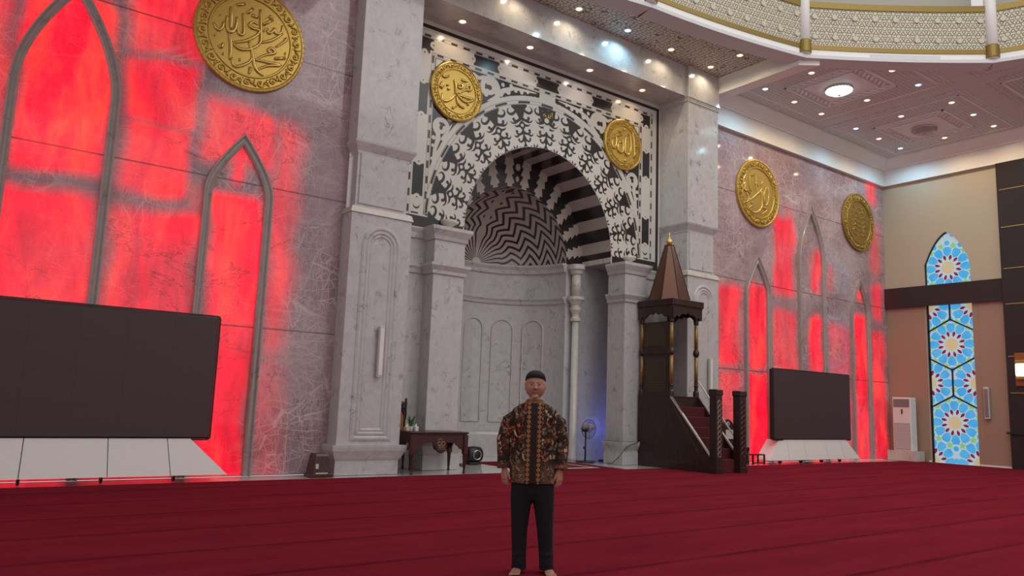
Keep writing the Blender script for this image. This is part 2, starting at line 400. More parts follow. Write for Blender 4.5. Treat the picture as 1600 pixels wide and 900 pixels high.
# beams beside the bay
mb = MB(); mb.prism([(16.70,10.66),(17.10,10.34),(17.10,13.6),(16.70,13.6)], 'z', 10.13, 10.62); struct(mb.build('trim_10', PLASTER))
mb = MB(); mb.box(5.6, 6.0, 10.66, 13.6, 10.13, 10.62); struct(mb.build('trim_11', PLASTER))
# side bay ceiling right (solid plaster) with coffers
mb = MB(); mb.prism([(17.10,13.3),(XR,13.3),(XR,-2),(21.95,-1.6),(22.1,3.1),(20.45,7.68),(17.10,10.32)], 'z', 10.34, 10.45); struct(mb.build('ceiling_right', PLASTER_P))
mb = MB(); mb.prism([(-6.2,13.3),(5.6,13.3),(5.6,-2),(-6.2,-2)], 'z', 10.34, 10.45); struct(mb.build('ceiling_left', PLASTER_P))
def clip_ring(poly):      # keep the part of a polygon outside the gallery
    cy_ = sum(q[1] for q in poly)/len(poly)
    for (ax, ay), (bx, by) in (((RP[2],RP[3]),) if cy_ > 7.6 else ((RP[3],RP[4]),)):
        nx, ny = (ay-by), (bx-ax); L = math.hypot(nx, ny); nx /= L; ny /= L
        out = []
        for i in range(len(poly)):
            p, q = poly[i], poly[(i+1)%len(poly)]
            dp = (p[0]-ax)*nx+(p[1]-ay)*ny-.30; dq = (q[0]-ax)*nx+(q[1]-ay)*ny-.30
            if dp >= 0: out.append(p)
            if dp*dq < 0: t = dp/(dp-dq); out.append((p[0]+(q[0]-p[0])*t, p[1]+(q[1]-p[1])*t))
        poly = out
        if len(poly) < 3: return []
    return poly
def sq(cx, cy, h): return [(cx-h,cy-h),(cx+h,cy-h),(cx+h,cy+h),(cx-h,cy+h)]
RIB = plain('plaster_moulding', (.84,.85,.86), .5, noise=.03)
kk = 12
for cx, cy, dish in ((19.12,10.96,True),(23.78,10.93,True),(23.78,6.25,True),(19.12,6.25,False)):
    mb = MB(); P = clip_ring(sq(cx, cy, 2.14))
    if len(P) < 3: continue
    mb.prism(P, 'z', 10.325, 10.36); a = mb.build('ceiling_panel', CEILP); struct(a)
    mb = MB()
    for h, wd, dp in ((1.80,.035,.02),(1.02,.05,.03)):
        O = [Vector(p) for p in sq(cx, cy, h)]
        for i in range(4):
            p, q = O[i], O[(i+1)%4]; t = (q-p).normalized(); nn = Vector((-t.y, t.x))*wd/2
            S = clip_ring([tuple(p-nn-t*wd/2), tuple(q-nn+t*wd/2), tuple(q+nn+t*wd/2), tuple(p+nn-t*wd/2)])
            if len(S) > 2: mb.prism(S, 'z', 10.325-dp, 10.34)
    if mb.v: mb.build('coffer_moulding', RIB, a)
    mb = MB(); S = clip_ring(sq(cx, cy, .70))
    if len(S) > 2: mb.prism(S, 'z', 10.30, 10.34); mb.build('coffer_centre', RIB, a)
    # carved wave ornament between the two square mouldings
    mb = MB()
    if dish:
        for s in range(4):
            for j in range(9):
                u = -.78+1.56*j/8; p0 = [(u,.76),(u+.10,.84),(u+.17,.93),(u+.24,.90)]
                pts = []
                for (a1, b1) in p0:
                    x, y = ((a1,b1),(b1,-a1),(-a1,-b1),(-b1,a1))[s]; pts.append((cx+x, cy+y, 10.318))
                if all(len(clip_ring(sq(q[0],q[1],.02))) > 2 for q in pts): mb.tube(pts, [.02,.035,.03,.012], 6)
        if mb.v: mb.build('coffer_scroll', RIB, a)

# right wall with window niche ------------------------------------------
WY0, WY1 = 10.83, 12.27      # window opening along y
def warch(y):                # top of the opening
    t = abs(y-(WY0+WY1)/2)/((WY1-WY0)/2); return 7.52-1.05*(.35*t+.65*t**2.2) if t < 1 else 6.42
N = 24
ys = [WY0+(WY1-WY0)*i/N for i in range(N+1)]
mb = MB()
mb.box(XR, XR+.3, -2, WY0, 0, 10.35); mb.box(XR, XR+.3, WY1, YW+.3, 0, 10.35)
for i in range(N):
    a, b = ys[i], ys[i+1]
    mb.prism([(a,warch(a)),(b,warch(b)),(b,10.35),(a,10.35)], 'x', XR, XR+.3)
struct(mb.build('wall_right', BEIGE))
BEIGE2 = plain('reddish_beige_wainscot', (.38,.25,.18), .5, noise=.05)
mb = MB(); mb.box(XR-.012, XR, WY1+.02, YW-.005, .02, 5.08); mb.box(XR-.012, XR, 10.66, WY0-.0, .02, 5.08); mb.box(XR-.012, XR, 9.92, 10.645, .02, 5.08); struct(mb.build('wall_right_wainscot', BEIGE2))
mb = MB(); mb.box(XR-.12, XR+.02, 9.9, YW-.01, 5.08, 5.77); struct(mb.build('trim_16', DSTONE))
mb = MB(); mb.box(XR-.03, XR, 9.92, WY0, 0, .05); mb.box(XR-.03, XR, WY1, 12.35, 0, .05); struct(mb.build('baseboard_right', PLASTER))
# dark granite pillar at the right edge
pil = thing('granite_pillar', 'dark brown granite pillar with thin gold grooves at the right edge', 'pillar', (26.1, 9.0, 0))
mb = MB(); mb.box(26.12, XR+.02, 7.9, 9.87, 0, 9.42); mb.build('shaft', DSTONE, pil)
mb = MB()
for z in (1.05,): mb.box(26.06, 26.3, 7.85, 9.95, z-.03, z+.03)
mb.build('ledge', DSTONE, pil)
for z in (2.25,3.35,4.95,6.05,7.35,8.55):
    mb = MB(); mb.box(26.112, 26.13, 8.9, 9.80, z-.012, z+.012); mb.build('gold_groove', GOLD_L, pil)
# ------------------------------------------------------------------ stained glass window
def clip_convex(poly, cl):
    for i in range(len(cl)):
        (ax, ay), (bx, by) = cl[i], cl[(i+1)%len(cl)]; out = []
        for j in range(len(poly)):
            p, q = poly[j], poly[(j+1)%len(poly)]
            dp = (bx-ax)*(p[1]-ay)-(by-ay)*(p[0]-ax); dq = (bx-ax)*(q[1]-ay)-(by-ay)*(q[0]-ax)
            if dp >= 0: out.append(p)
            if dp*dq < 0: t = dp/(dp-dq); out.append((p[0]+(q[0]-p[0])*t, p[1]+(q[1]-p[1])*t))
        poly = out
        if len(poly) < 3: return []
    return poly
def lit(name, col, es):
    return plain(name, tuple(.4*q for q in col), .25, emit=col, es=es, noise=.08, nscale=5)
G_LEAD = lit('daylit_white_glass', (.52,.68,.76), .6)
G_BLUE = NT('daylit_blue_glass'); _z = G_BLUE.n('ShaderNodeSeparateXYZ'); G_BLUE.l(G_BLUE.pos(), _z.inputs[0])
_n = G_BLUE.ramp(G_BLUE.noise(G_BLUE.pos(), 2.3, 2), [(.35,(.03,.34,.72)),(.6,(.07,.42,.76)),(.75,(.16,.27,.58))])
G_BLUE.set(Base_Color=(.03,.10,.16)); G_BLUE.l(_n, G_BLUE.b.inputs['Emission Color']); G_BLUE.set(Emission_Strength=.85, Roughness=.25); G_BLUE = G_BLUE.m
G_GREEN = lit('daylit_green_glass', (.22,.50,.20), .8)
G_RED = lit('daylit_maroon_glass', (.26,.015,.05), .6)
G_AMB = lit('daylit_amber_glass', (.55,.45,.26), .75)
XG = 26.40
def window(name, label, outline, centres, order):
    wnd = thing(name, label, 'window', (XG, 11.55, outline[0][1])); wnd['kind'] = 'structure'
    mb = MB(); mb.prism(outline, 'x', XG, XG+.02); mb.build('white_glass', G_LEAD, wnd)
    sets = {'blue': MB(), 'green': MB(), 'red': MB(), 'amber': MB()}
    used = []
    def put(key, poly):
        P = clip_convex(poly, outline)
        if len(P) >= 3: sets[key].prism(P, 'x', XG-.006, XG+.001)
    def pol(c, lst): return [(c[0]+r*math.cos(math.radians(a)), c[1]+r*math.sin(math.radians(a))) for r, a in lst]
    for c in centres:
        put('amber', pol(c, [(.205, a) for a in range(0, 360, 15)]))
        for i in range(12):
            a = 30*i
            put('red', pol(c, [(.235,a+15),(.33,a+23),(.40,a+20),(.43,a+15),(.40,a+10),(.33,a+7)][::-1]) [::-1])
            put('blue', pol(c, [(.36,a),(.46,a+12.9),(.60,a+13.2),(.69,a+7.5),(.69,a-7.5),(.60,a-13.2),(.46,a-12.9)][::-1])[::-1])
    for c in centres:
        for ring, off, key, sz in ((.74,15,'green',.125),(.82,0,'blue',.085),(.93,15,'blue',.095),(.99,0,'green',.11),(1.10,9,'blue',.085),(1.12,22,'green',.10),(1.25,15,'blue',.09),(1.2,0,'blue',.08),(1.35,5,'green',.09)):
            for i in range(12):
                a = math.radians(30*i+off); q = (c[0]+ring*math.cos(a), c[1]+ring*math.sin(a))
                if min(math.dist(q, d) for d in centres) < .705: continue
                if any(math.dist(q, u) < sz+s2-.012 for u, s2 in used): continue
                used.append((q, sz))
                if key == 'green': put('green', [(q[0]+sz*(1 if j%2 == 0 else .5)*math.cos(j*PI/5+PI/2), q[1]+sz*(1 if j%2 == 0 else .5)*math.sin(j*PI/5+PI/2)) for j in range(10)])
                else: put('blue', [(q[0]+sz*math.cos(j*PI/4+.4), q[1]+sz*math.sin(j*PI/4+.4)) for j in range(8)])
    for kx, m, nm in (('blue',G_BLUE,'blue_panes'),('green',G_GREEN,'green_star_panes'),('red',G_RED,'maroon_panes'),('amber',G_AMB,'amber_rosette_panes')):
        if sets[kx].v: sets[kx].build(nm, m, wnd)
    return wnd
low = [(WY0,.0),(WY1,.0),(WY1,5.2),(WY0,5.2)]
wl = window('window_1', 'tall lower stained glass window with blue rosettes and dark hexagon bars', low,
    [(11.55,3.80),(11.55,1.29),(10.83,2.55),(12.27,2.55),(10.83,5.05),(12.27,5.05),(10.83,.04),(12.27,.04)], 1)
arch = [(WY0,5.6),(WY1,5.6)]+[(y, warch(y)) for y in ys[::-1]]
wu = window('window_2', 'pointed arch stained glass window above the dark band', arch, [(11.55,6.33)], 2)
mb = MB()
def bar(a, b, wd=.022):
    t = Vector((b[0]-a[0], b[1]-a[1])).normalized(); n_ = Vector((-t.y, t.x))*wd
    mb.prism([(a[0]-n_.x,a[1]-n_.y),(b[0]-n_.x,b[1]-n_.y),(b[0]+n_.x,b[1]+n_.y),(a[0]+n_.x,a[1]+n_.y)], 'x', XG-.04, XG-.002)
for a, b in (((11.55,4.61),(11.55,5.2)),((11.55,4.61),(12.27,4.22)),((11.55,4.61),(10.83,4.22)),((11.55,2.97),(12.27,3.36)),((11.55,2.97),(10.83,3.36)),((11.55,2.97),(11.55,2.14)),((11.55,2.14),(12.27,1.75)),((11.55,2.14),(10.83,1.75))): bar(a, b)
bar((WY1-.03,0),(WY1-.03,5.2),.03)
mb.build('hexagon_bars', BLACK, wl)
mb = MB(); bar((WY1-.02,5.7),(WY1-.02,6.5),.02)
for i in range(N//2, N): bar((ys[i],warch(ys[i])-.02),(ys[i+1],warch(ys[i+1])-.02),.02)
mb.build('dark_frame', BLACK, wu)

# ------------------------------------------------------------------ distance helpers for the inlay
def sg(x, z, a, b, ra, rb):
    dx, dz = b[0]-a[0], b[1]-a[1]; L = dx*dx+dz*dz+1e-12
    h = np.clip(((x-a[0])*dx+(z-a[1])*dz)/L, 0, 1)
    return (ra+(rb-ra)*h)-np.hypot(x-a[0]-dx*h, z-a[1]-dz*h)
def st(x, z, pts, ra, rb=None):
    rb = ra if rb is None else rb; n = len(pts)-1; d = np.full_like(x, -9.)
    for i in range(n): d = np.maximum(d, sg(x, z, pts[i], pts[i+1], ra+(rb-ra)*i/n, ra+(rb-ra)*(i+1)/n))
    return d
def disc(x, z, c, r): return r-np.hypot(x-c[0], z-c[1])
def pol_in(x, z, P):
    d = np.full_like(x, 9.); ins = np.zeros(x.shape, bool); n = len(P)
    for i in range(n):
        (ax, az), (bx, bz) = P[i], P[(i+1)%n]; dx, dz = bx-ax, bz-az
        h = np.clip(((x-ax)*dx+(z-az)*dz)/(dx*dx+dz*dz), 0, 1); d = np.minimum(d, np.hypot(x-ax-dx*h, z-az-dz*h))
        c = ((az > z) != (bz > z)) & (x < (bx-ax)*(z-az)/(bz-az+1e-12)+ax); ins ^= c
    return np.where(ins, d, -d)
def rect(x, z, x0, x1, z0, z1): return np.minimum(np.minimum(x-x0, x1-x), np.minimum(z-z0, z1-z))
def arcp(c, r, a0, a1, n=8): return [(c[0]+r*math.cos(math.radians(a0+(a1-a0)*i/n)), c[1]+r*math.sin(math.radians(a0+(a1-a0)*i/n))) for i in range(n+1)]

ZS = 5.20; RA, RB_ = 2.26, 2.36           # inner arch ellipse half axes
RO, RP_ = 3.27, 3.46                      # outer ellipse of the voussoir ring (dash line)
def erad(th, a, b): return 1/np.sqrt((np.sin(th)/a)**2+(np.cos(th)/b)**2)     # th from the vertical
def motif(X, Z):
    x = np.abs(X); d = pol_in(x, Z, [(-.02,1.12),(.185,1.12),(.178,1.0),(.125,.93),(.09,.84),(.06,.74),(-.02,.72)])
    M = lambda e: np.maximum(d, e)
    d = M(st(x, Z, [(.10,.90),(.145,.855),(.20,.835)], .03, .034))
    d = M(st(x, Z, arcp((.205,.915), .080, 270, 425, 9), .034, .008))
    d = M(st(x, Z, [(0,.76),(.035,.69),(.10,.655),(.17,.665),(.20,.72)], .042, .020)); d = M(disc(x, Z, (.185,.715), .034))
    d = M(st(x, Z, [(.10,.655),(.17,.615),(.24,.625),(.285,.68)], .034, .008))
    d = M(np.minimum(pol_in(x, Z, [(-.02,.665),(.03,.64),(.105,.545),(.03,.45),(-.02,.43)]), -disc(x, Z, (0,.545), .040)))
    d = M(st(x, Z, [(.07,.54),(.15,.53),(.21,.56)], .034, .008))
    d = M(st(x, Z, [(0,.45),(0,.05)], .026, .022))
    d = M(st(x, Z, [(.0,.40),(.06,.345),(.13,.335),(.185,.37),(.19,.43)], .034, .016)); d = M(disc(x, Z, (.175,.415), .036))
    d = M(st(x, Z, [(.13,.335),(.19,.29),(.25,.305),(.27,.35)], .032, .008))
    d = M(st(x, Z, [(0,.28),(.05,.19),(.11,.15),(.165,.175),(.18,.23)], .032, .014)); d = M(disc(x, Z, (.165,.215), .032))
    d = M(st(x, Z, [(0,.22),(0,.10)], .055, .014)); d = M(st(x, Z, [(0,.10),(.05,.02),(.13,.01),(.2,.05)], .026, .010)); d = M(st(x, Z, [(.26,.10),(.3,-.02)], .01, .045))
    return d
def ink_panel(X, Z):
    x = X-XC; ax = np.abs(x); d = np.full_like(x, -9.)
    M = lambda e: np.maximum(d, e)
    d = M(np.minimum(rect(ax, Z, -9, 4.0, 5.02, 9.645), -rect(ax, Z, -9, 3.90, 5.295, 9.56)))
    d = np.where((ax < 2.30) & (Z < 5.5), -.05, d)
    d = np.maximum(d, np.minimum(rect(ax, Z, -9, 4.0, 5.05, 5.20)*0-9, d))
    # dashed double lines
    def dashed(hx, zt, zb):
        per = .345
        h = np.maximum(np.abs(Z-zt)*0+9, 0)
        on_t = (np.floor(x/per*2+.5) % 2) == 0; on_s = (np.floor((Z-zb)/per*2) % 2) == 0
        a = np.where(on_t, .020, .0)-np.abs(Z-zt); a = np.where(ax < hx+.02, a, -9)
        b = np.where(on_s, .020, .0)-np.abs(ax-hx); b = np.where((Z < zt+.02) & (Z > zb-.02), b, -9)
        e = np.maximum(a, b)
        for o in (-.033, .033):
            e = np.maximum(e, np.where(ax < hx+.03, .005-np.abs(Z-zt-o), -9)); e = np.maximum(e, np.where((Z < zt+.03) & (Z > zb-.03), .005-np.abs(ax-hx-o), -9))
        return e
    d = np.maximum(d, dashed(3.71, 9.39, 5.34)); d = np.maximum(d, dashed(3.29, 9.00, 5.34))
    on_b = (np.floor(ax/.345*2) % 2) == 0
    bb = np.where(on_b, .018, .0)-np.abs(Z-5.345); bb = np.where((ax > 2.3) & (ax < 3.71), bb, -9); d = np.maximum(d, bb)
    # cartouches: black bars with scalloped floral ends
    def cart(u, v, half, hw):
        e = rect(u, v, -half, half, -hw, hw)
        for s in (-1, 1):
            for q, r in (((s*half,0),.085),((s*(half+.02),.10),.06),((s*(half+.02),-.10),.06)): e = np.minimum(e, -disc(u, v, q, r))
            e = np.maximum(e, disc(u, v, (s*(half-.005),0), .018))
        return e
    for cx in (0, 1.845): d = np.maximum(d, cart(ax-cx, Z-9.205, .40, .135))
    for cz in (6.09, 7.935): d = np.maximum(d, cart(Z-cz, ax-3.505, .40, .135))
    cor = np.maximum(rect(ax, Z, 3.28, 3.645, 9.07, 9.34), rect(ax, Z, 3.37, 3.645, 8.98, 9.34))
    for q in ((3.29,9.2),(3.505,8.98)): cor = np.minimum(cor, -disc(ax, Z, q, .085)); cor = np.maximum(cor, disc(ax, Z, q, .02))
    d = np.maximum(d, cor)
    d = np.maximum(d, np.minimum(disc(ax, Z, (3.505,5.52), .085), -disc(ax, Z, (3.505,5.55), .075)))
    # voussoir ring
    th = np.arctan2(x, Z-ZS); r = np.hypot(x, Z-ZS); ri = erad(th, RA, RB_); ro = erad(th, RO, RP_)
    s = (r-ri)/(ro-ri); per = math.radians(15)
    u = np.mod(th/per+.5, 1)-.5
    md = motif(u*.64, s*1.08+.02)
    ctr = np.abs(th) < per/2          # the keystone has a six point medallion
    kx = u*.68; kz = s*1.08+.02
    key = np.maximum(pol_in(np.abs(kx), kz, [(-.02,1.12),(.215,1.12),(.20,.86),(.17,.76),(.13,.66),(-.02,.64)]), md)
    key = np.minimum(key, -disc(kx, kz, (0,.735), .062)); key = np.minimum(key, -pol_in(np.abs(kx), kz, [(-.02,.62),(.05,.62),(.09,.54),(.05,.45),(-.02,.45)]))
    md = np.where(ctr, key, md)
    band = (r > ri) & (r < ro-.055) & (Z > ZS+.02)
    d = np.where(band, np.minimum(md, ro-.055-r), d)
    # dashed ring around it
    dr = np.where((np.floor(th/per*2.5+.5) % 2) == 0, .024, 0)-np.abs(r-ro)
    dr = np.maximum(dr, .006-np.abs(np.abs(r-ro)-.042)); d = np.where((np.abs(r-ro) < .055) & (Z > 5.36), dr, d)
    # spandrels
    ro2 = ro+.15
    sp = np.minimum(np.minimum(3.235-ax, 8.945-Z), np.minimum(r-ro2, ax-.24)); sp = np.where(Z > 5.5, sp, -9)
    wht = st(ax, Z, [(.36,8.895),(.7,8.87),(1.05,8.83),(1.32,8.70),(1.50,8.56)], .012, .075)
    W = lambda e: np.maximum(wht, e)
    for c, r_ in (((.62,8.86),.05),((.80,8.80),.055),((.98,8.79),.05),((1.12,8.87),.05),((1.20,8.70),.07),((1.36,8.83),.05),((1.42,8.60),.08)): wht = W(disc(ax, Z, c, r_))
    wht = W(st(ax, Z, [(1.50,8.56)]+arcp((1.72,8.66), .22, 205, -60, 12)+arcp((1.735,8.655), .12, -60, -300, 8), .075, .05))
    wht = W(st(ax, Z, [(1.50,8.50),(1.62,8.42),(1.78,8.32)], .06, .012)); wht = W(st(ax, Z, [(1.9,8.85),(2.05,8.80),(2.2,8.88)], .06, .02))
    wht = W(st(ax, Z, [(1.95,8.6),(2.05,8.4),(2.0,8.22)], .05, .02))
    wht = W(st(ax, Z, [(3.18,6.15),(3.16,6.5),(3.12,6.85),(3.05,7.1)], .012, .06))
    for c, r_ in (((3.15,6.45),.04),((3.19,6.62),.035),((3.10,6.78),.05),((3.18,6.92),.04),((3.17,7.1),.05)): wht = W(disc(ax, Z, c, r_))
    wht = W(st(ax, Z, [(3.05,7.1)]+arcp((2.98,7.38), .17, -60, 170, 10)+arcp((2.99,7.36), .09, 170, 400, 8), .06, .04))
    wht = W(st(ax, Z, [(2.93,7.12),(2.84,7.28),(2.72,7.5)], .05, .012)); wht = W(st(ax, Z, [(2.5,7.62),(2.62,7.68),(2.78,7.62)], .012, .06))
    wht = W(pol_in(ax, Z, [(3.02,8.92),(3.21,8.92),(3.21,8.72),(3.13,8.80)]))
    spk = np.minimum(sp, -wht); spk = np.where(sp < 0, -9, spk)
    d = np.where(sp > 0, spk, d)
    return d
INK = ink_mat('black_and_white_inlaid_marble', (.64,.62,.57), (.022,.018,.018))
mih = thing('mihrab', 'marble prayer niche with black and white inlaid arch and zigzag half dome', 'prayer niche', (XC, YP, 0))
mb, X, Z = grid(np.arange(7.26, 15.48, .0165), np.arange(5.02, 9.76, .0165), YP)
nz = len(np.arange(5.02, 9.76, .0165))
rr = np.sqrt(((X-XC)/RA)**2+((Z-ZS)/RB_)**2); inside = ((rr < 1) & (Z > ZS)) | ((np.abs(X-XC) < RA) & (Z <= ZS))
keep = [f for f in mb.f if not all(inside[i] for i in f)]
ink = ink_panel(X, Z)
used = set(i for f in keep for i in f)
Xn, Zn = X.copy(), Z.copy()
m = inside & (Z > ZS); Xn[m] = XC+(X[m]-XC)/rr[m]; Zn[m] = ZS+(Z[m]-ZS)/rr[m]
m = inside & (Z <= ZS); Xn[m] = XC+np.sign(X[m]-XC)*RA
idx = -np.ones(len(X), int); ul = np.array(sorted(used)); idx[ul] = np.arange(len(ul))
mb.v = [(Xn[i], YP, Zn[i]) for i in ul]; mb.f = [tuple(int(idx[i]) for i in f) for f in keep]
mb.build('inlaid_arch_panel', INK, mih, attrs={'ink': ink[ul]}, fix=False)
# barrel of the arch, striped
INK2 = ink_mat('black_and_white_vault_stone', (.47,.42,.38), (.022,.018,.018))
YR = 15.30; NA = 480
def sheet(fn, us, vs):
    U, V = np.meshgrid(us, vs, indexing='ij'); x, y, z, ik = fn(U, V); b = MB(); nv = len(vs)
    b.v = np.stack([x.ravel(), y.ravel(), z.ravel()], 1).tolist()
    b.f = [(i*nv+j, (i+1)*nv+j, (i+1)*nv+j+1, i*nv+j+1) for i in range(len(us)-1) for j in range(nv-1)]
    return b, np.asarray(ik).ravel()
P15 = math.radians(15)
def stripe(th, half): return (half-np.abs(np.mod(th/P15+.5, 1)-.5))*P15
def f_barrel(u, v):
    th = (u-.5)*PI; return XC+RA*np.sin(th), YP+(YR-YP)*v, ZS+RB_*np.cos(th), stripe(th, .26)*2.3+v*0
b, ik = sheet(f_barrel, np.linspace(0,1,NA+1), np.linspace(0,1,3)); b.build('striped_vault', INK2, mih, attrs={'ink': ik}, fix=False, smooth=True)
RD, ZD, XD = 1.72, 5.10, 11.39
def f_ring(u, v):
    th = (u-.5)*PI*1.02; xo, zo = XC+RA*np.sin(th), ZS+RB_*np.cos(th); xi, zi = XD+RD*np.sin(th), ZD+RD*np.cos(th)
    r = RD+(RA-RD)*v
    jag = .275+.085*np.abs(np.sin(v*PI*3.2+.3))*np.sign(np.sin(v*PI*6.4+.6))*np.clip(1.3-v, 0, 1)
    cell = np.abs(np.round(th/P15)); k = stripe(th, jag)*r
    cx = (np.mod(th/P15+.5, 1)-.5)*P15*r
    hole = np.maximum(np.maximum(.075-np.hypot(cx, (v-.72)*.6), .05-np.hypot(cx, (v-.30)*.5)), -9)
    k = np.where(cell == 0, np.minimum(k, -hole), k)
    return xi+(xo-xi)*v, np.full_like(u, YR), zi+(zo-zi)*v, k
b, ik = sheet(f_ring, np.linspace(0,1,NA*2+1), np.linspace(0,1,40)); b.build('scalloped_ring', INK2, mih, attrs={'ink': ik}, fix=False)
# half dome with zigzag rays
def f_dome(u, v):
    ph = (u-.5)*PI; al = v*PI/2            # ph from the vertical around the depth axis; al from the far pole
    D = PI/17; tri = 2*np.abs(np.mod(al/.30, 1)-.5)*2-1
    A = .50*np.clip((al-.30)/.35, 0, 1)+.45*np.clip((np.abs(ph)-.5)/1.0, 0, 1)*np.clip((al-.6)/.6, 0, 1)
    q = np.abs(ph)/D+A*tri+.5
    d = (.195-np.abs(np.mod(q, 1)-.5))*D*RD*np.maximum(np.sin(al), .03)
    x0 = ph*np.sin(al)*RD
    for a0 in (.42, .62, .82, 1.02, 1.22, 1.40):
        w_ = .085*math.sin(a0)+.03; dm = (w_-(np.abs(x0)+np.abs(al-a0)*RD*.55))*.7
        ins = (w_*.45-(np.abs(x0)+np.abs(al-a0)*RD*.55))
        d = np.maximum(np.where(np.abs(x0) < D*RD*np.sin(al)*.42, -.05, d), np.minimum(dm, -ins*0+9))
    d = np.where(al < .085, -.05, d)
    return XD+RD*np.sin(al)*np.sin(ph), YR+RD*np.cos(al), ZD+RD*np.sin(al)*np.cos(ph), d
b, ik = sheet(f_dome, np.linspace(0,1,401), np.linspace(0,1,181)); b.build('zigzag_half_dome', INK2, mih, attrs={'ink': ik}, fix=False, smooth=True)
mb = MB(); mb.lathe([(0.0,0),(.13,0),(.13,.012),(0,.012)], (XD, YR+RD-.03, ZD+.0), 24, 'y', cap=False); mb.build('sun_boss', MARBLE_W, mih)

# apse wall
def arcsweep(mb, prof, a0, a1, n=40):
    m_ = len(prof); vs = []; fs = []
    for i in range(n+1):
        a = math.radians(a0+(a1-a0)*i/n)
        for r, z in prof: vs.append((XD+r*math.cos(a), YR+r*math.sin(a), z))
    for i in range(n):
        for j in range(m_): fs.append((i*m_+j, (i+1)*m_+j, (i+1)*m_+(j+1)%m_, i*m_+(j+1)%m_))
    fs += [tuple(range(m_)), tuple(n*m_+j for j in range(m_))[::-1]]
    mb.add(vs, fs)
mb = MB(); arcsweep(mb, [(RD,0),(RD+.2,0),(RD+.2,5.1),(RD,5.1)], 1, 179, 60); mb.build('apse_wall', MARBLE, mih, smooth=False)
def moulding(mb, z0, z1, o): arcsweep(mb, [(RD+.02,z0),(RD-o*.45,z0),(RD-o*.6,z0+(z1-z0)*.45),(RD-o,z1-.04),(RD-o,z1),(RD+.02,z1)], 0, 180, 60)
mb = MB(); moulding(mb, 4.86, 5.09, .12); mb.build('upper_cornice', MARBLE, mih)
mb = MB(); moulding(mb, 4.03, 4.20, .09); mb.build('lower_cornice', MARBLE, mih)
mb = MB(); arcsweep(mb, [(RD+.02,0),(RD-.05,0),(RD-.05,.56),(RD-.02,.62),(RD+.02,.62)], 0, 180, 60); mb.build('dado', MARBLE, mih)
for ac in (33.8, 61.9, 90, 118.1, 146.2):
    mb = MB(); hw = 9.6; pts = []
    def cyl(a, z): q = math.radians(a); return (XD+(RD-.01)*math.cos(q), YR+(RD-.01)*math.sin(q), z)
    pts += [cyl(ac-hw, .9+(3.32-.9)*i/6) for i in range(7)]
    pts += [cyl(ac-hw*math.cos(PI*i/12), 3.32+.29*math.sin(PI*i/12)) for i in range(1, 12)]
    pts += [cyl(ac+hw, 3.32-(3.32-.9)*i/6) for i in range(7)]+[cyl(ac+hw-2*hw*i/5, .9) for i in range(1, 6)]
    mb.tube(pts, .022, 6); mb.build('arched_relief', MARBLE_W, mih, smooth=True)
# flanking walls of the niche
for bx_ in ((RD+XD-.002, 15.0, YR-.01, YR+.25, 0, 5.07),(7.75, XD-RD+.002, YR-.01, YR+.25, 0, 5.07),(15.0, 15.45, YP+.21, YR+.2, 0, 5.07),(7.3, 7.75, YP+.21, YR+.2, 0, 5.07)):
    mb = MB(); mb.box(*bx_); mb.build('side_wall', MARBLE, mih)
for a_, b_ in ((XC+RA, 15.45),(7.3, XC-RA)): mb = MB(); mb.box(a_, b_, YP+.01, YR+.2, 5.07, 5.20); mb.build('springing_soffit', MARBLE_W, mih)
for a_, b_ in ((7.28, 9.14),(14.30, 15.46)): mb = MB(); mb.box(a_, b_, YP, YP+.2, 0, 5.02); mb.build('recess_wall', MARBLE, mih)
mb = MB(); mb.box(7.0, 15.7, 15.2, 15.28, 7.62, 10.0); mb.box(7.0,9.0,15.2,15.28,5.3,7.7); mb.box(13.8,15.7,15.2,15.28,5.3,7.7); mb.build('backing_wall', MARBLE, mih)
for (a, b2) in ((7.28, 9.14), (14.30, 15.46)):
    for z0, z1, o in ((4.80,5.03,.10),(4.05,4.22,.08)):
        mb = MB(); mb.add([(q, YP-oo, z) for q in (a, b2) for oo, z in ((0,z0),(o*.4,z0),(o*.6,(z0+z1)/2),(o,z1-.03),(o,z1),(0,z1))],
            [(i,(i+1)%6,6+(i+1)%6,6+i) for i in range(6)]+[tuple(range(6)),tuple(range(6,12))]); mb.build('wall_moulding', MARBLE, mih)
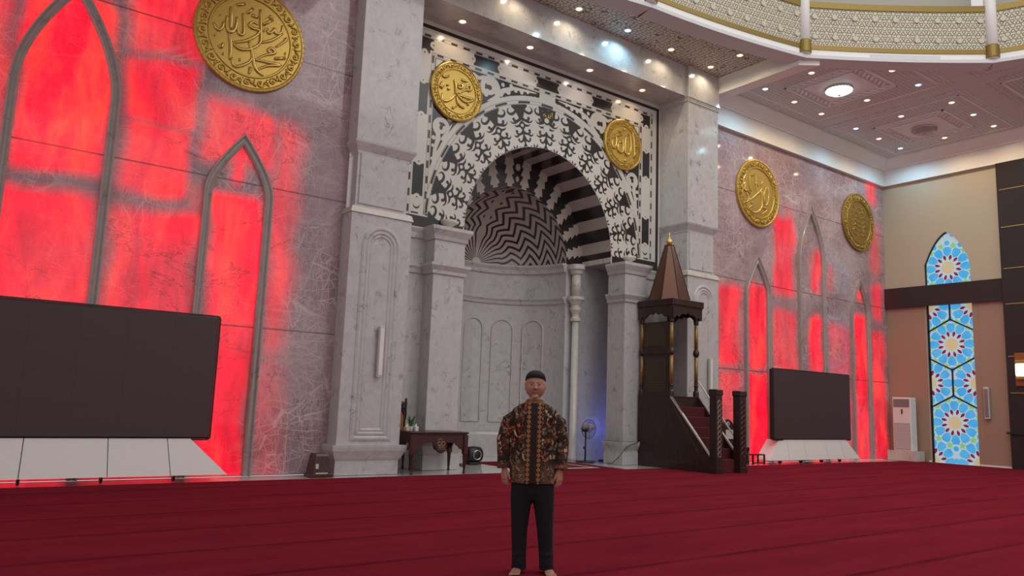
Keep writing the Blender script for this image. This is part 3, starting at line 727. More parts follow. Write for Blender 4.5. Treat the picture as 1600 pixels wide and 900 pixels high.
# square columns before the niche
def colprof(x0, x1, y0, y1):
    g = lambda o: (x0-o, x1+o, y0-o, y1)
    return [(0,g(.06)),(.29,g(.06)),(.30,g(.04)),(.34,g(.04)),(.48,g(.12)),(.53,g(.13)),(.56,g(.13)),(.56,g(0)),
        (4.03,g(0)),(4.03,g(.04)),(4.10,g(.05)),(4.20,g(.11)),(4.25,g(.11)),(4.25,g(0)),(4.76,g(0)),(4.76,g(.03)),(4.84,g(.05)),(4.97,g(.12)),(5.04,g(.12))]
for nm, lab, x0, x1, y1 in (('niche_column', 'square marble column left of the prayer niche behind the table', 8.18, 8.94, YP+.01), ('niche_column', 'square marble column right of the prayer niche beside the stair pulpit', 13.79, 14.55, 14.40)):
    t = thing(nm, lab, 'column', ((x0+x1)/2, 13.9, 0))
    P = colprof(x0, x1, 13.80, y1)
    mb = MB(); mb.stack(P[:7]); mb.build('base', MARBLE, t)
    mb = MB(); mb.stack(P[6:9]); mb.build('shaft', MARBLE, t)
    mb = MB(); mb.stack(P[8:13]); mb.build('collar', MARBLE, t)
    mb = MB(); mb.stack(P[12:15]); mb.build('neck', MARBLE, t)
    mb = MB(); mb.stack(P[14:]); mb.build('capital', MARBLE, t)
    cx = (x0+x1)/2+(.15 if x0 < 10 else .1)
    mb = MB(); mb.lathe([(.06,-.16),(.07,-.05),(.16,0),(.19,.05),(.19,.09),(.10,.10)], (cx, YP-.05, 5.20), 20); mb.build('corbel', MARBLE_W, t, smooth=True)
# slim round columns at the apse mouth
for lab, cx in (('slim round marble column at right mouth of the apse', 13.33), ('slim round marble column at left mouth of the apse', 9.45)):
    t = thing('apse_column', lab, 'column', (cx, 15.13, 0))
    mb = MB(); mb.lathe([(.12,0),(.12,.10),(.095,.14),(.092,3.56)], (cx, 15.13, 0), 20); mb.build('shaft', MARBLE_W, t, smooth=True)
    mb = MB(); mb.lathe([(.095,3.55),(.135,3.57),(.135,3.64),(.10,3.67),(.10,3.73),(.155,3.86),(.155,3.92),(.13,3.93),(.13,3.97),(.20,4.10),(.23,4.12),(.23,4.20),(.12,4.21)], (cx, 15.13, 0), 24); mb.build('capital', MARBLE_W, t)
    mb = MB(); mb.lathe([(.125,4.20),(.125,4.80)], (cx, 15.13, 0), 20); mb.build('upper_shaft', MARBLE_W, t, smooth=True)
    mb = MB(); mb.lathe([(.13,4.79),(.16,4.81),(.18,4.90),(.225,4.93),(.225,5.05)], (cx, 15.13, 0), 24); mb.build('upper_capital', MARBLE_W, t)

# great piers -----------------------------------------------------------
def pier(x0, x1, lab):
    t = thing('marble_pier', lab, 'pier', ((x0+x1)/2, 13.4, 0)); Y0, Y1 = YPF, 14.3
    g = lambda o: (x0-o, x1+o, Y0-o, Y1)
    mb = MB(); mb.stack([(0,g(.0)),(.27,g(.0))]); mb.build('plinth', MARBLE, t)
    mb = MB(); mb.stack([(.27,g(.01)),(.30,g(.03)),(.44,g(.10)),(.50,g(.11)),(.545,g(.11))]); mb.build('base_moulding', MARBLE, t)
    mb = MB(); mb.stack([(.545,g(.0)),(4.86,g(.0))]); mb.build('shaft', MARBLE, t)
    mb = MB(); mb.stack([(4.86,g(.03)),(4.97,g(.0)),(5.0,g(-.04))]); mb.build('ledge', MARBLE_W, t)
    mb = MB(); mb.stack([(4.99,g(-.09)),(6.06,g(-.09))]); mb.build('recessed_block', MARBLE, t)
    mb = MB(); mb.box(x0+.15, x1-.15, Y0+.06, Y0+.1, 5.06, 6.04); mb.build('block_panel', MARBLE, t)
    mb = MB(); mb.stack([(6.04,g(-.08)),(6.09,g(-.07)),(6.24,g(.02)),(6.28,g(.03))]); mb.build('capital', MARBLE, t)
    mb = MB(); mb.stack([(6.28,g(.0)),(9.60,g(.0))]); mb.build('upper_shaft', MARBLE, t)
    mb = MB(); mb.stack([(9.60,g(.02)),(9.70,g(.03)),(9.71,g(.05)),(9.75,g(.05)),(9.75,g(.03)),(10.6,g(.03))]); mb.build('head_block', MARBLE, t)
    cx = (x0+x1)/2+.02; R = .365
    for r_, zb, wd, dp in ((R,.66,.05,.035),(R-.085,.745,.04,.03),(R-.15,.81,.03,.02)):
        zc = 4.25; path = [(cx-r_, zb+(zc-zb)*i/4) for i in range(5)]+[(cx-r_*math.cos(PI*i/20), zc+r_*math.sin(PI*i/20)) for i in range(1, 20)]+[(cx+r_, zc-(zc-zb)*i/4) for i in range(5)]
        mb = MB(); mb.sweep(path, [(-wd,0),(-wd,dp*.3),(-wd*.3,dp),(wd*.3,dp),(wd,dp*.3),(wd,0)], Y0, closed=True); mb.build('arched_moulding', MARBLE, t)
    return t
pier(5.99, 7.27, 'tall grey marble pier left of the prayer niche beside the table')
pier(15.46, 16.70, 'tall grey marble pier right of the prayer niche behind the stair pulpit')
# beam over the niche
mb = MB(); mb.box(7.26, 15.46, 13.25, 15.2, 9.74, 10.62); struct(mb.build('beam', MARBLE))
for x, lab in ((6.72,'white slim column speaker on the left marble pier'),(16.28,'white slim column speaker on the right marble pier')):
    t = thing('column_speaker', lab, 'speaker', (x, 13.15, 1.78))
    mb = MB(); mb.box(x-.052, x+.052, 13.09, 13.165, 1.78, 2.75); mb.build('housing', GREYSP, t, bevel=.012)
    mb = MB(); mb.box(x-.038, x+.038, 13.080, 13.092, 1.83, 2.70); mb.build('grille', WHITEP, t)
    for z in (1.9, 2.6): mb = MB(); mb.box(x-.02, x+.02, 13.16, 13.199, z-.05, z+.05); mb.build('bracket', STEEL, t)
t = thing('column_speaker', 'grey column speaker on the beige wall right of the stained glass', 'speaker', (26.22, 10.5, 1.44))
mb = MB(); mb.box(26.17, 26.26, 10.43, 10.58, 1.44, 2.42); mb.build('housing', GREYSP, t, bevel=.015)
mb = MB(); mb.box(26.162, 26.172, 10.45, 10.56, 1.5, 2.36); mb.build('grille', STEEL, t)
mb = MB(); mb.box(26.25, 26.29, 10.48, 10.53, 1.7, 2.2); mb.build('bracket', STEEL, t)
# ------------------------------------------------------------------ gold medallions
M1S= [[(-0.4, 0.45), (-0.38, 0.29), (-0.36, 0.04)], [(-0.43, -0.01), (-0.36, -0.02), (-0.29, 0.03)], [(-0.67, 0.06), (-0.58, -0.05), (-0.51, 0.03), (-0.5, 0.14)], [(-0.45, 0.26), (-0.45, 0.12), (-0.4, 0.0), (-0.31, 0.03), (-0.28, 0.17), (-0.28, 0.3)], [(-0.28, 0.3), (-0.26, 0.14), (-0.21, 0.0), (-0.14, 0.02), (-0.15, 0.22), (-0.18, 0.4)], [(0.1, 0.28), (0.01, 0.3), (-0.05, 0.23), (0.0, 0.18), (0.11, 0.18), (0.14, 0.15), (0.04, -0.0), (-0.08, -0.07)], [(0.12, 0.58), (0.16, 0.21), (0.17, -0.05), (0.05, -0.17)], [(0.21, 0.18), (0.27, 0.25), (0.31, 0.18), (0.38, 0.24), (0.41, 0.3), (0.44, 0.22), (0.54, 0.27), (0.55, 0.41)], [(0.56, 0.25), (0.37, 0.06), (0.17, -0.05)], [(-0.31, -0.2), (-0.08, -0.09), (0.14, 0.11)], [(-0.39, -0.04), (-0.34, -0.24), (-0.33, -0.53)], [(-0.31, -0.2), (-0.2, -0.28), (-0.02, -0.24), (0.15, -0.11)], [(-0.31, -0.48), (-0.25, -0.62), (-0.14, -0.59), (-0.0, -0.48), (0.05, -0.37)], [(-0.03, -0.09), (0.04, -0.27), (0.1, -0.49), (0.17, -0.6), (0.28, -0.65)], [(0.11, -0.4), (0.27, -0.26), (0.45, -0.16), (0.38, -0.09), (0.32, -0.15), (0.41, -0.2)], [(0.11, -0.4), (0.32, -0.38), (0.58, -0.36), (0.33, -0.45), (0.15, -0.58)], [(-0.29, 0.52), (-0.16, 0.59)], [(-0.02, 0.42), (0.09, 0.41)], [(0.46, -0.27), (0.65, -0.2)], [(-0.54, -0.32), (-0.5, -0.35), (-0.47, -0.26)], [(-0.1, 0.43), (-0.01, 0.55)], [(-0.57, 0.24), (-0.56, 0.23)], [(-0.63, -0.15), (-0.61, -0.16)], [(-0.46, -0.46), (-0.45, -0.46)], [(-0.17, -0.48), (-0.15, -0.48)], [(0.64, -0.11), (0.65, -0.11)], [(0.25, 0.47), (0.26, 0.46)], [(0.01, -0.58), (0.04, -0.59), (0.02, -0.69)], [(0.6, 0.13), (0.64, 0.18), (0.62, 0.12), (0.46, -0.04)], [(0.2, 0.31), (0.36, 0.46)], [(0.29, 0.51), (0.36, 0.48)]]
M2S= [[(-0.41, 0.26), (-0.33, 0.25), (-0.23, 0.3)], [(0.09, 0.31), (0.17, 0.3), (0.26, 0.31)], [(-0.09, 0.25), (-0.05, 0.12), (-0.04, -0.08)], [(-0.04, -0.08), (-0.16, -0.23), (-0.31, -0.31), (-0.39, -0.28), (-0.38, -0.15)], [(-0.27, 0.1), (-0.25, 0.06)], [(-0.23, 0.01), (-0.22, -0.03)], [(-0.42, 0.08), (-0.45, -0.01), (-0.38, 0.03), (-0.42, 0.12)], [(0.02, 0.14), (0.05, 0.19), (0.13, 0.19), (0.12, 0.12), (0.05, 0.1), (0.02, 0.13)], [(0.23, 0.12), (0.28, 0.22), (0.36, 0.2), (0.33, 0.11), (0.23, 0.1), (0.03, -0.04)], [(-0.0, -0.07), (0.24, -0.08), (0.43, -0.08), (0.22, -0.19), (0.01, -0.08)], [(-0.01, -0.11), (0.02, -0.24), (0.11, -0.32), (0.21, -0.34)], [(-0.11, -0.41), (-0.07, -0.41)], [(-0.02, -0.35), (-0.0, -0.36)], [(0.28, -0.22), (0.32, -0.22)], [(-0.42, -0.04), (-0.4, 0.02)]]
M4S= [[(0.33, 0.38), (0.38, 0.24), (0.39, 0.04), (0.39, -0.29)], [(0.16, 0.34), (0.24, 0.26), (0.27, -0.03), (0.22, -0.21), (0.12, -0.26), (0.05, -0.16), (0.06, 0.04), (0.08, 0.26)], [(-0.06, 0.17), (-0.02, -0.02), (-0.04, -0.2), (-0.15, -0.23), (-0.21, -0.14), (-0.18, 0.01), (-0.07, 0.05)], [(-0.39, 0.07), (-0.42, -0.07), (-0.37, -0.17), (-0.29, -0.12), (-0.27, 0.08), (-0.31, 0.17), (-0.4, 0.09)], [(-0.18, 0.36), (-0.13, 0.31)], [(-0.0, 0.42), (0.02, 0.4)], [(0.45, 0.07), (0.47, 0.04)], [(-0.23, -0.39), (-0.21, -0.41)], [(0.06, -0.39), (0.07, -0.46)], [(-0.32, 0.18), (-0.1, 0.24)], [(0.44, -0.11), (0.41, -0.23)]]
M3S= [[(-0.44, 0.47), (-0.43, 0.24), (-0.37, -0.01)], [(-0.14, 0.51), (-0.11, 0.22), (-0.08, -0.06)], [(0.15, 0.43), (0.17, 0.36), (0.11, 0.27)], [(0.3, 0.28), (-0.08, -0.03), (-0.41, -0.27), (-0.77, -0.42)], [(0.38, 0.27), (0.25, 0.01), (0.29, -0.27)], [(0.46, 0.26), (0.5, 0.03), (0.41, -0.25), (0.31, -0.29)], [(0.1, 0.08), (0.16, -0.16), (0.12, -0.43), (-0.09, -0.59), (-0.34, -0.62), (-0.46, -0.51)], [(-0.65, 0.12), (-0.69, -0.02), (-0.53, -0.04), (-0.41, -0.09)], [(-0.57, -0.07), (-0.49, -0.29), (-0.74, -0.44)], [(-0.85, -0.2), (-0.77, -0.34), (-0.53, -0.32)], [(-0.37, -0.34), (-0.29, -0.41), (-0.46, -0.51)], [(0.2, -0.39), (0.37, -0.44), (0.15, -0.61)], [(-0.18, 0.29), (-0.04, 0.21)], [(-0.36, 0.47), (-0.2, 0.54)], [(-0.22, -0.74), (-0.18, -0.76)], [(0.44, -0.17), (0.48, -0.18)], [(-0.6, -0.54), (-0.56, -0.56)], [(-0.65, 0.22), (-0.73, 0.1)]]
M5S = []
for i in range(7):
    z = .48-.155*i; hw = math.sqrt(max(.02, .62**2-z*z))*.92
    pts = []; n_ = int(hw*18)
    for j in range(n_+1):
        x_ = hw-2*hw*j/n_; pts.append((x_, z+.028*math.sin(j*2.3+i)+.02*math.sin(j*1.1)))
    M5S.append(pts)
    for j in range(2, n_-1, 5): M5S.append([(hw-2*hw*j/n_, z+.0), (hw-2*hw*j/n_-.01, z+.085)])
def medallion(lab, X0, Z0, yw, R, strokes, sr, face):
    t = thing('calligraphy_medallion', lab, 'medallion', (X0, yw, Z0))
    mb = MB(); mb.lathe([(0,0),(R*.99,0),(R,-.03),(R*.985,-.075),(R*.95,-.085),(R*.93,-.07),(R*.76,-.066),(R*.745,-.085),(R*.725,-.085),(R*.71,-.06),(0,-.06)], (X0, yw, Z0), 72, 'y', cap=False)
    mb.build('disc', face, t, smooth=False)
    mb = MB(); n_ = 22; rm = R*.845
    for i in range(n_):
        a = 2*PI*i/n_; s = 1 if i % 2 else -1
        def P(da, dr, y=-.078): return (X0+(rm+dr)*math.sin(a+da), yw+y, Z0+(rm+dr)*math.cos(a+da))
        pts = [P(-.17, -s*.07*R), P(-.09, s*.02*R)]
        for q in range(11):
            an = PI+q*PI/5.5; rr_ = .072*R*(1-q*.06)
            pts.append(P(rr_*math.cos(an)/rm, s*rr_*math.sin(an)))
        mb.tube(pts, [R*.012]+[R*.017]*(len(pts)-2)+[R*.02], 5)
        mb.sphere(P(.0, 0, -.075), R*.022, R*.02, R*.022, 6, 4)
        mb.tube([P(.10,-s*.06*R), P(.14,-s*.02*R), P(.13,s*.05*R)], [R*.01,R*.026,R*.008], 5)
    mb.build('scroll_border', GOLD, t, smooth=True)
    mb = MB()
    for i in range(60):
        a = 2*PI*i/60; mb.sphere((X0+R*.975*math.sin(a), yw-.07, Z0+R*.975*math.cos(a)), R*.022, R*.018, R*.022, 6, 4)
    mb.build('beaded_rim', GOLD, t, smooth=True)
    mb = MB()
    for s in strokes:
        pts = []
        if len(s) > 2:       # smooth the pen stroke
            for i in range(len(s)-1):
                p0 = s[max(i-1,0)]; p1 = s[i]; p2 = s[i+1]; p3 = s[min(i+2,len(s)-1)]
                for q in range(4):
                    u = q/4; pts.append(tuple(.5*(2*p1[k_]+(p2[k_]-p0[k_])*u+(2*p0[k_]-5*p1[k_]+4*p2[k_]-p3[k_])*u*u+(3*p1[k_]-p0[k_]-3*p2[k_]+p3[k_])*u**3) for k_ in (0,1)))
            pts.append(s[-1])
        else: pts = list(s)
        n2 = len(pts)
        rad = [sr*(.75+.5*math.sin(PI*min(1, (i+.6)/n2))) for i in range(n2)] if n2 > 2 else [sr*1.25]*n2
        mb.tube([(X0+x_, yw-.065, Z0+z_) for x_, z_ in pts], rad, 6)
    mb.build('raised_calligraphy', GOLD_L if sr > .018 else GOLD, t, smooth=True)
medallion('largest gold calligraphy medallion, upper left on the red onyx wall', 3.95, 7.78, YW, 1.01, M1S, .026, GOLD)
medallion('gold calligraphy medallion at the upper left corner of the black and white arch', 8.75, 8.28, YP, .69, M2S, .030, GOLD)
medallion('gold calligraphy medallion at the upper right corner of the black and white arch', 13.99, 8.27, YP, .69, M4S, .032, GOLD)
medallion('gold calligraphy medallion on onyx wall just right of the right pier', 19.0, 7.80, YW, 1.03, M3S, .026, GOLD)
medallion('dull gold medallion with rows of small script nearest the room corner', 24.56, 7.87, YW, 1.0, M5S, .012, GOLD_D)
# gold word on the keystone of the arch
mb = MB()
for s in ([(.15,.20),(.152,.10),(.155,-.02)],[(.09,.15),(.095,.05),(.085,-.0),(.05,-.005),(.035,.04)],[(.03,.13),(.035,.04),(.02,-.0),(-.02,-.005),(-.04,.04)],[(-.04,.08),(-.07,.02),(-.11,.0),(-.13,.04),(-.10,.08),(-.06,.05)],[(0,.20),(.02,.18),(.05,.21)],[(-.16,.16),(-.14,.10)]):
    mb.tube([(XC+.01+x_*1.0, YP-.005, 8.36+z_) for x_, z_ in s], .0075, 6)
mb.build('keystone_calligraphy', GOLD_L, mih, smooth=True)

# ------------------------------------------------------------------ downlights and ceiling lamps
def lampmat(name, col, s): return plain(name, (.9,.9,.9), .3, emit=col, es=s, noise=0)
LW = lampmat('warm_lamp_lens', (1.0,.60,.30), 3.4); LC = lampmat('cool_lamp_lens', (.34,.66,1.0), 3.4); LN = lampmat('neutral_lamp_lens', (1.0,.80,.62), 3.2)
CHR = plain('white_trim_ring', (.75,.72,.68), .35)
def proto_light(lens, col, power, ang=156):
    t = thing('downlight', 'x', 'downlight')
    mb = MB(); mb.lathe([(.07,-.004),(.092,-.014),(.105,-.004),(.105,0),(.07,0)], (0,0,0), 20, cap=False); mb.build('trim_ring', CHR, t)
    mb = MB(); mb.lathe([(.0,-.022),(.05,-.018),(.074,-.004),(.074,0.0),(0,0)], (0,0,0), 16, cap=False); mb.build('lens', lens, t)
    l = bpy.data.lights.new('spot', 'SPOT'); l.energy = power; l.color = col; l.spot_size = math.radians(ang); l.spot_blend = .7; l.shadow_soft_size = .05
    lo = bpy.data.objects.new('spot', l); C.objects.link(lo); lo.parent = t; lo.location = (0,0,-.03)
    return t
WC, CC, NC = (1.0,.74,.46), (.45,.80,1.0), (1,.9,.8)
PROTO = {'w': proto_light(LW, WC, SPOT_W), 'c': proto_light(LC, CC, SPOT_W*1.5), 'ws': proto_light(LW, WC, SPOT_W*.36), 'n': proto_light(LN, NC, SPOT_W*.2), 'wb': proto_light(LW, (1.0,.82,.58), SPOT_W*.5), 'cb': proto_light(LC, CC, SPOT_W*1.0)}
first = {k_: True for k_ in PROTO}
def put_light(kind, x, y, z, lab, grp):
    if first[kind]: o = PROTO[kind]; first[kind] = False
    else: o = copy_tree(PROTO[kind])
    o.location = (x, y, z); o['label'] = lab; o['group'] = grp
ORD = ['first', 'second', 'third', 'fourth', 'fifth', 'sixth']
for i, (x, kd) in enumerate(((8.56,'ws'),(10.47,'n'),(12.38,'n'),(14.26,'ws'))):
    put_light(kd, x, 13.745, 9.74, ORD[i]+' small downlight from the left in the marble soffit over the arch', 'downlights in the soffit over the arch')
for i, x in enumerate((9.58, 11.19, 12.80, 14.38, 15.96)):
    put_light('cb' if i == 2 else 'wb', x, 12.85, 10.60, ('bluish white' if i == 2 else 'warm')+' downlight, %s from the left in the carved ceiling row beside the marble beam' % ORD[i], 'downlights in the carved ceiling')
for i, x in enumerate((9.58, 11.19, 12.80, 14.38, 15.96)):
    put_light('cb' if i == 1 else 'wb', x, 11.90 if i > 1 else 12.02, 10.60, ('bluish white' if i == 1 else 'warm')+' downlight, %s from the left in the carved ceiling row beside the round gallery' % ORD[i], 'downlights in the carved ceiling')
cool = {(0,0,0),(0,2,2),(1,0,0),(1,2,0),(1,1,2)}
for ci, (cx, cy, nm) in enumerate(((19.12,10.96,'coffer holding the lit ceiling lamp'),(23.78,10.93,'corner coffer holding the unlit lamp'))):
    for ix, dx in enumerate((-1.39, 0, 1.39)):
        for iy, dy in enumerate((1.42, 0, -1.44)):
            if ix == 1 and iy == 1: continue
            if ci == 0 and (ix, iy) == (0, 2): continue
            kd = 'c' if (ci, ix, iy) in cool else 'w'
            side = [['back left corner', 'left side', 'front left corner'], ['wall side', '', 'gallery side'], ['back right corner', 'right side', 'front right corner']][ix][iy]
            put_light(kd, cx+dx, cy+dy, 10.325, ('bluish white' if kd == 'c' else 'warm')+' downlight at %s of the %s' % (side, nm), 'downlights in the coffered side ceiling')
for k_ in PROTO:
    if first[k_]: bpy.data.objects.remove(PROTO[k_])
GLASSL = NT('lit_crystal_lamp'); _vo = GLASSL.n('ShaderNodeTexVoronoi', Scale=16.0); GLASSL.l(GLASSL.pos(), _vo.inputs['Vector'])
_e = GLASSL.ramp(_vo.outputs['Distance'], [(.2,(.78,.97,1.0)),(.7,(.35,.62,.66))]); GLASSL.l(_e, GLASSL.b.inputs['Emission Color']); GLASSL.set(Emission_Strength=3.0, Roughness=.2, Base_Color=(.6,.75,.78)); GLASSL = GLASSL.m
GLASSD = plain('unlit_crystal_lamp', (.42,.36,.36), .15)
for cx, cy, lab, gm, on in ((19.12,11.0,'lit round crystal ceiling lamp glowing bluish white', GLASSL, True), (23.82,10.93,'unlit round crystal ceiling lamp in the corner coffer', GLASSD, False)):
    t = thing('ceiling_lamp', lab, 'ceiling lamp', (cx, cy, 10.30))
    mb = MB(); mb.lathe([(.0,0),(.34,0),(.36,-.02),(.35,-.05),(.33,-.06)], (cx, cy, 10.30), 36, cap=False); mb.build('chrome_rim', STEEL, t, smooth=True)
    mb = MB(); mb.lathe([(.335,-.05),(.32,-.10),(.24,-.15),(.10,-.18),(.0,-.185)], (cx, cy, 10.30), 36, cap=False); mb.build('glass_bowl', gm, t, smooth=True)
    mb = MB()
    for i in range(24):
        a = 2*PI*i/24; mb.sphere((cx+.33*math.cos(a), cy+.33*math.sin(a), 10.225), .022, .022, .035, 6, 4)
    mb.build('crystal_beads', gm, t, smooth=True)
    mb = MB(); mb.sphere((cx, cy, 10.10), .035, .035, .03, 8, 6); mb.build('bottom_knob', STEEL, t, smooth=True)
    if on:
        pass

CORNG = plain('grey_cream_drum_wall', (.45,.43,.38), .6)
# ------------------------------------------------------------------ round gallery under the dome
LAT = NT('pierced_girih_lattice'); _uv = LAT.n('ShaderNodeUVMap').outputs[0]
_ls = LAT.n('ShaderNodeSeparateXYZ'); LAT.l(_uv, _ls.inputs[0])
_K = 2*PI/.115; _x, _y = _ls.outputs[0], _ls.outputs[1]
def _wave(ax_, ay_): return LAT.math('COSINE', LAT.math('ADD', LAT.math('MULTIPLY', _x, ax_*_K), LAT.math('MULTIPLY', _y, ay_*_K)))
_f = LAT.math('ADD', LAT.math('ADD', _wave(1, 0), _wave(.5, .866)), _wave(-.5, .866))
_g2 = LAT.math('ADD', LAT.math('ADD', _wave(0, .577), _wave(.5, .2887)), _wave(-.5, .2887))
_k = LAT.ramp(LAT.math('MULTIPLY_ADD', LAT.math('ABSOLUTE', LAT.math('ADD', _f, LAT.math('MULTIPLY', _g2, .55))), .3, 0.0), [(.16,0),(.28,1)])
LAT.l(LAT.mix(_k, (.15,.125,.06), (.60,.57,.45)), LAT.b.inputs['Base Color']); LAT.set(Roughness=.5); LAT.bump(_k, .5, .02); LAT = LAT.m
gal = thing('dome_gallery', 'gold and cream lattice balustrade of the round gallery under the dome', 'gallery', (12.5, 6.5, ZB)); gal['kind'] = 'structure'
def bow(a, b, s, n_=10):
    a, b = Vector(a), Vector(b); t = b-a; nn = Vector((t.y, -t.x)).normalized(); L = t.length
    cc = Vector((12.0, 2.0)); mid = (a+b)/2
    if (mid-cc).dot(nn) < 0: nn = -nn
    return [a+t*(i/n_)+nn*(s*L*4*(i/n_)*(1-i/n_)) for i in range(n_+1)]
def ringbox(mb, path, z0, z1, o0, o1):
    vs = []; n_ = len(path)
    for i, p in enumerate(path):
        t = (path[min(i+1,n_-1)]-path[max(i-1,0)]).normalized(); nn = Vector((t.y, -t.x))
        if (p-Vector((12.0,2.0))).dot(nn) < 0: nn = -nn
        for o, z in ((o0,z0),(o1,z0),(o1,z1),(o0,z1)): q = p+nn*o; vs.append((q.x,q.y,z))
    mb.add(vs, [(i*4+j,(i+1)*4+j,(i+1)*4+(j+1)%4,i*4+(j+1)%4) for i in range(n_-1) for j in range(4)]+[(0,1,2,3),tuple(4*(n_-1)+j for j in range(4))])
for i in range(len(RP)-1):
    path = bow(RP[i], RP[i+1], .022)
    mb = MB(); ringbox(mb, path, ZB-.07, ZB+.02, -.05, .45); mb.build('rose_soffit_band', PLASTER_P, gal)
    mb = MB(); ringbox(mb, path, ZB-.0, ZB+.20, .0, .4); mb.build('white_fascia', PLASTER, gal)
    mb = MB(); ringbox(mb, path, ZB+.18, ZB+.30, -.02, .38); mb.build('lower_gold_band', GOLD_P, gal)
    mb = MB(); ringbox(mb, path, ZB+1.30, ZB+1.46, -.04, .4); mb.build('upper_gold_band', GOLD_P, gal)
    # lattice sheet with uv in metres
    s_ = 0; vs = []; uv = []; n_ = len(path)
    for q in range(n_):
        if q: s_ += (path[q]-path[q-1]).length
        for z in (ZB+.29, ZB+1.31): vs.append((path[q].x+.0, path[q].y, z)); uv.append((s_, z))
    mb = MB(); mb.v = [tuple(v) for v in vs]; mb.f = [(2*q,2*q+2,2*q+3,2*q+1) for q in range(n_-1)]
    o = mb.build('lattice_panel', LAT, gal)
    ul_ = o.data.uv_layers.new(name='UVMap')
    for lp in o.data.loops: ul_.data[lp.index].uv = uv[lp.vertex_index]
    mod = o.modifiers.new('thickness', 'SOLIDIFY'); mod.thickness = .03; mod.offset = 0
    # round bosses in two rows
    mb = MB(); L = s_
    nb = max(4, round(L/.52))
    for q in range(nb):
        u_ = (q+.5)/nb*(n_-1); j = int(u_); p = path[j].lerp(path[min(j+1,n_-1)], u_-j); t = (path[min(j+1,n_-1)]-path[j]).normalized(); nn = Vector((t.y,-t.x))
        if (p-Vector((12.0,2.0))).dot(nn) > 0: nn = -nn
        for z in (ZB+.52, ZB+1.06):
            e = p+nn*.05; r_ = .066
            vs = [(e.x, e.y, z)]+[(e.x+t.x*r_*math.cos(2*PI*k2/14), e.y+t.y*r_*math.cos(2*PI*k2/14), z+r_*math.sin(2*PI*k2/14)) for k2 in range(14)]
            bs = [(p.x+nn.x*.02+t.x*r_*1.1*math.cos(2*PI*k2/14), p.y+nn.y*.02+t.y*r_*1.1*math.cos(2*PI*k2/14), z+r_*1.1*math.sin(2*PI*k2/14)) for k2 in range(14)]
            mb.add(vs+bs, [(0,1+k2,1+(k2+1)%14) for k2 in range(14)]+[(1+k2,15+k2,15+(k2+1)%14,1+(k2+1)%14) for k2 in range(14)])
    mb.build('round_bosses', plain('cream_boss', (.58,.55,.45), .5), gal)
    # drum wall behind
    mb = MB(); ringbox(mb, path, ZB+.3, ZB+3.4, .9, 1.05); mb.build('drum_wall', CORNG, gal)
for (px_, py_) in RP[1:5]:
    mb = MB(); mb.lathe([(.14,0.05),(.14,3.2)], (px_, py_, ZB), 24); q = mb.build('post', PLASTER, gal, smooth=True)
    mb = MB(); mb.lathe([(.16,.06),(.165,.08),(.165,.38),(.15,.40)], (px_, py_, ZB), 24); mb.build('gold_collar', GOLD_P, q, smooth=False)
for (x, y) in ((18.0,9.8),(19.3,8.9)):
    pass

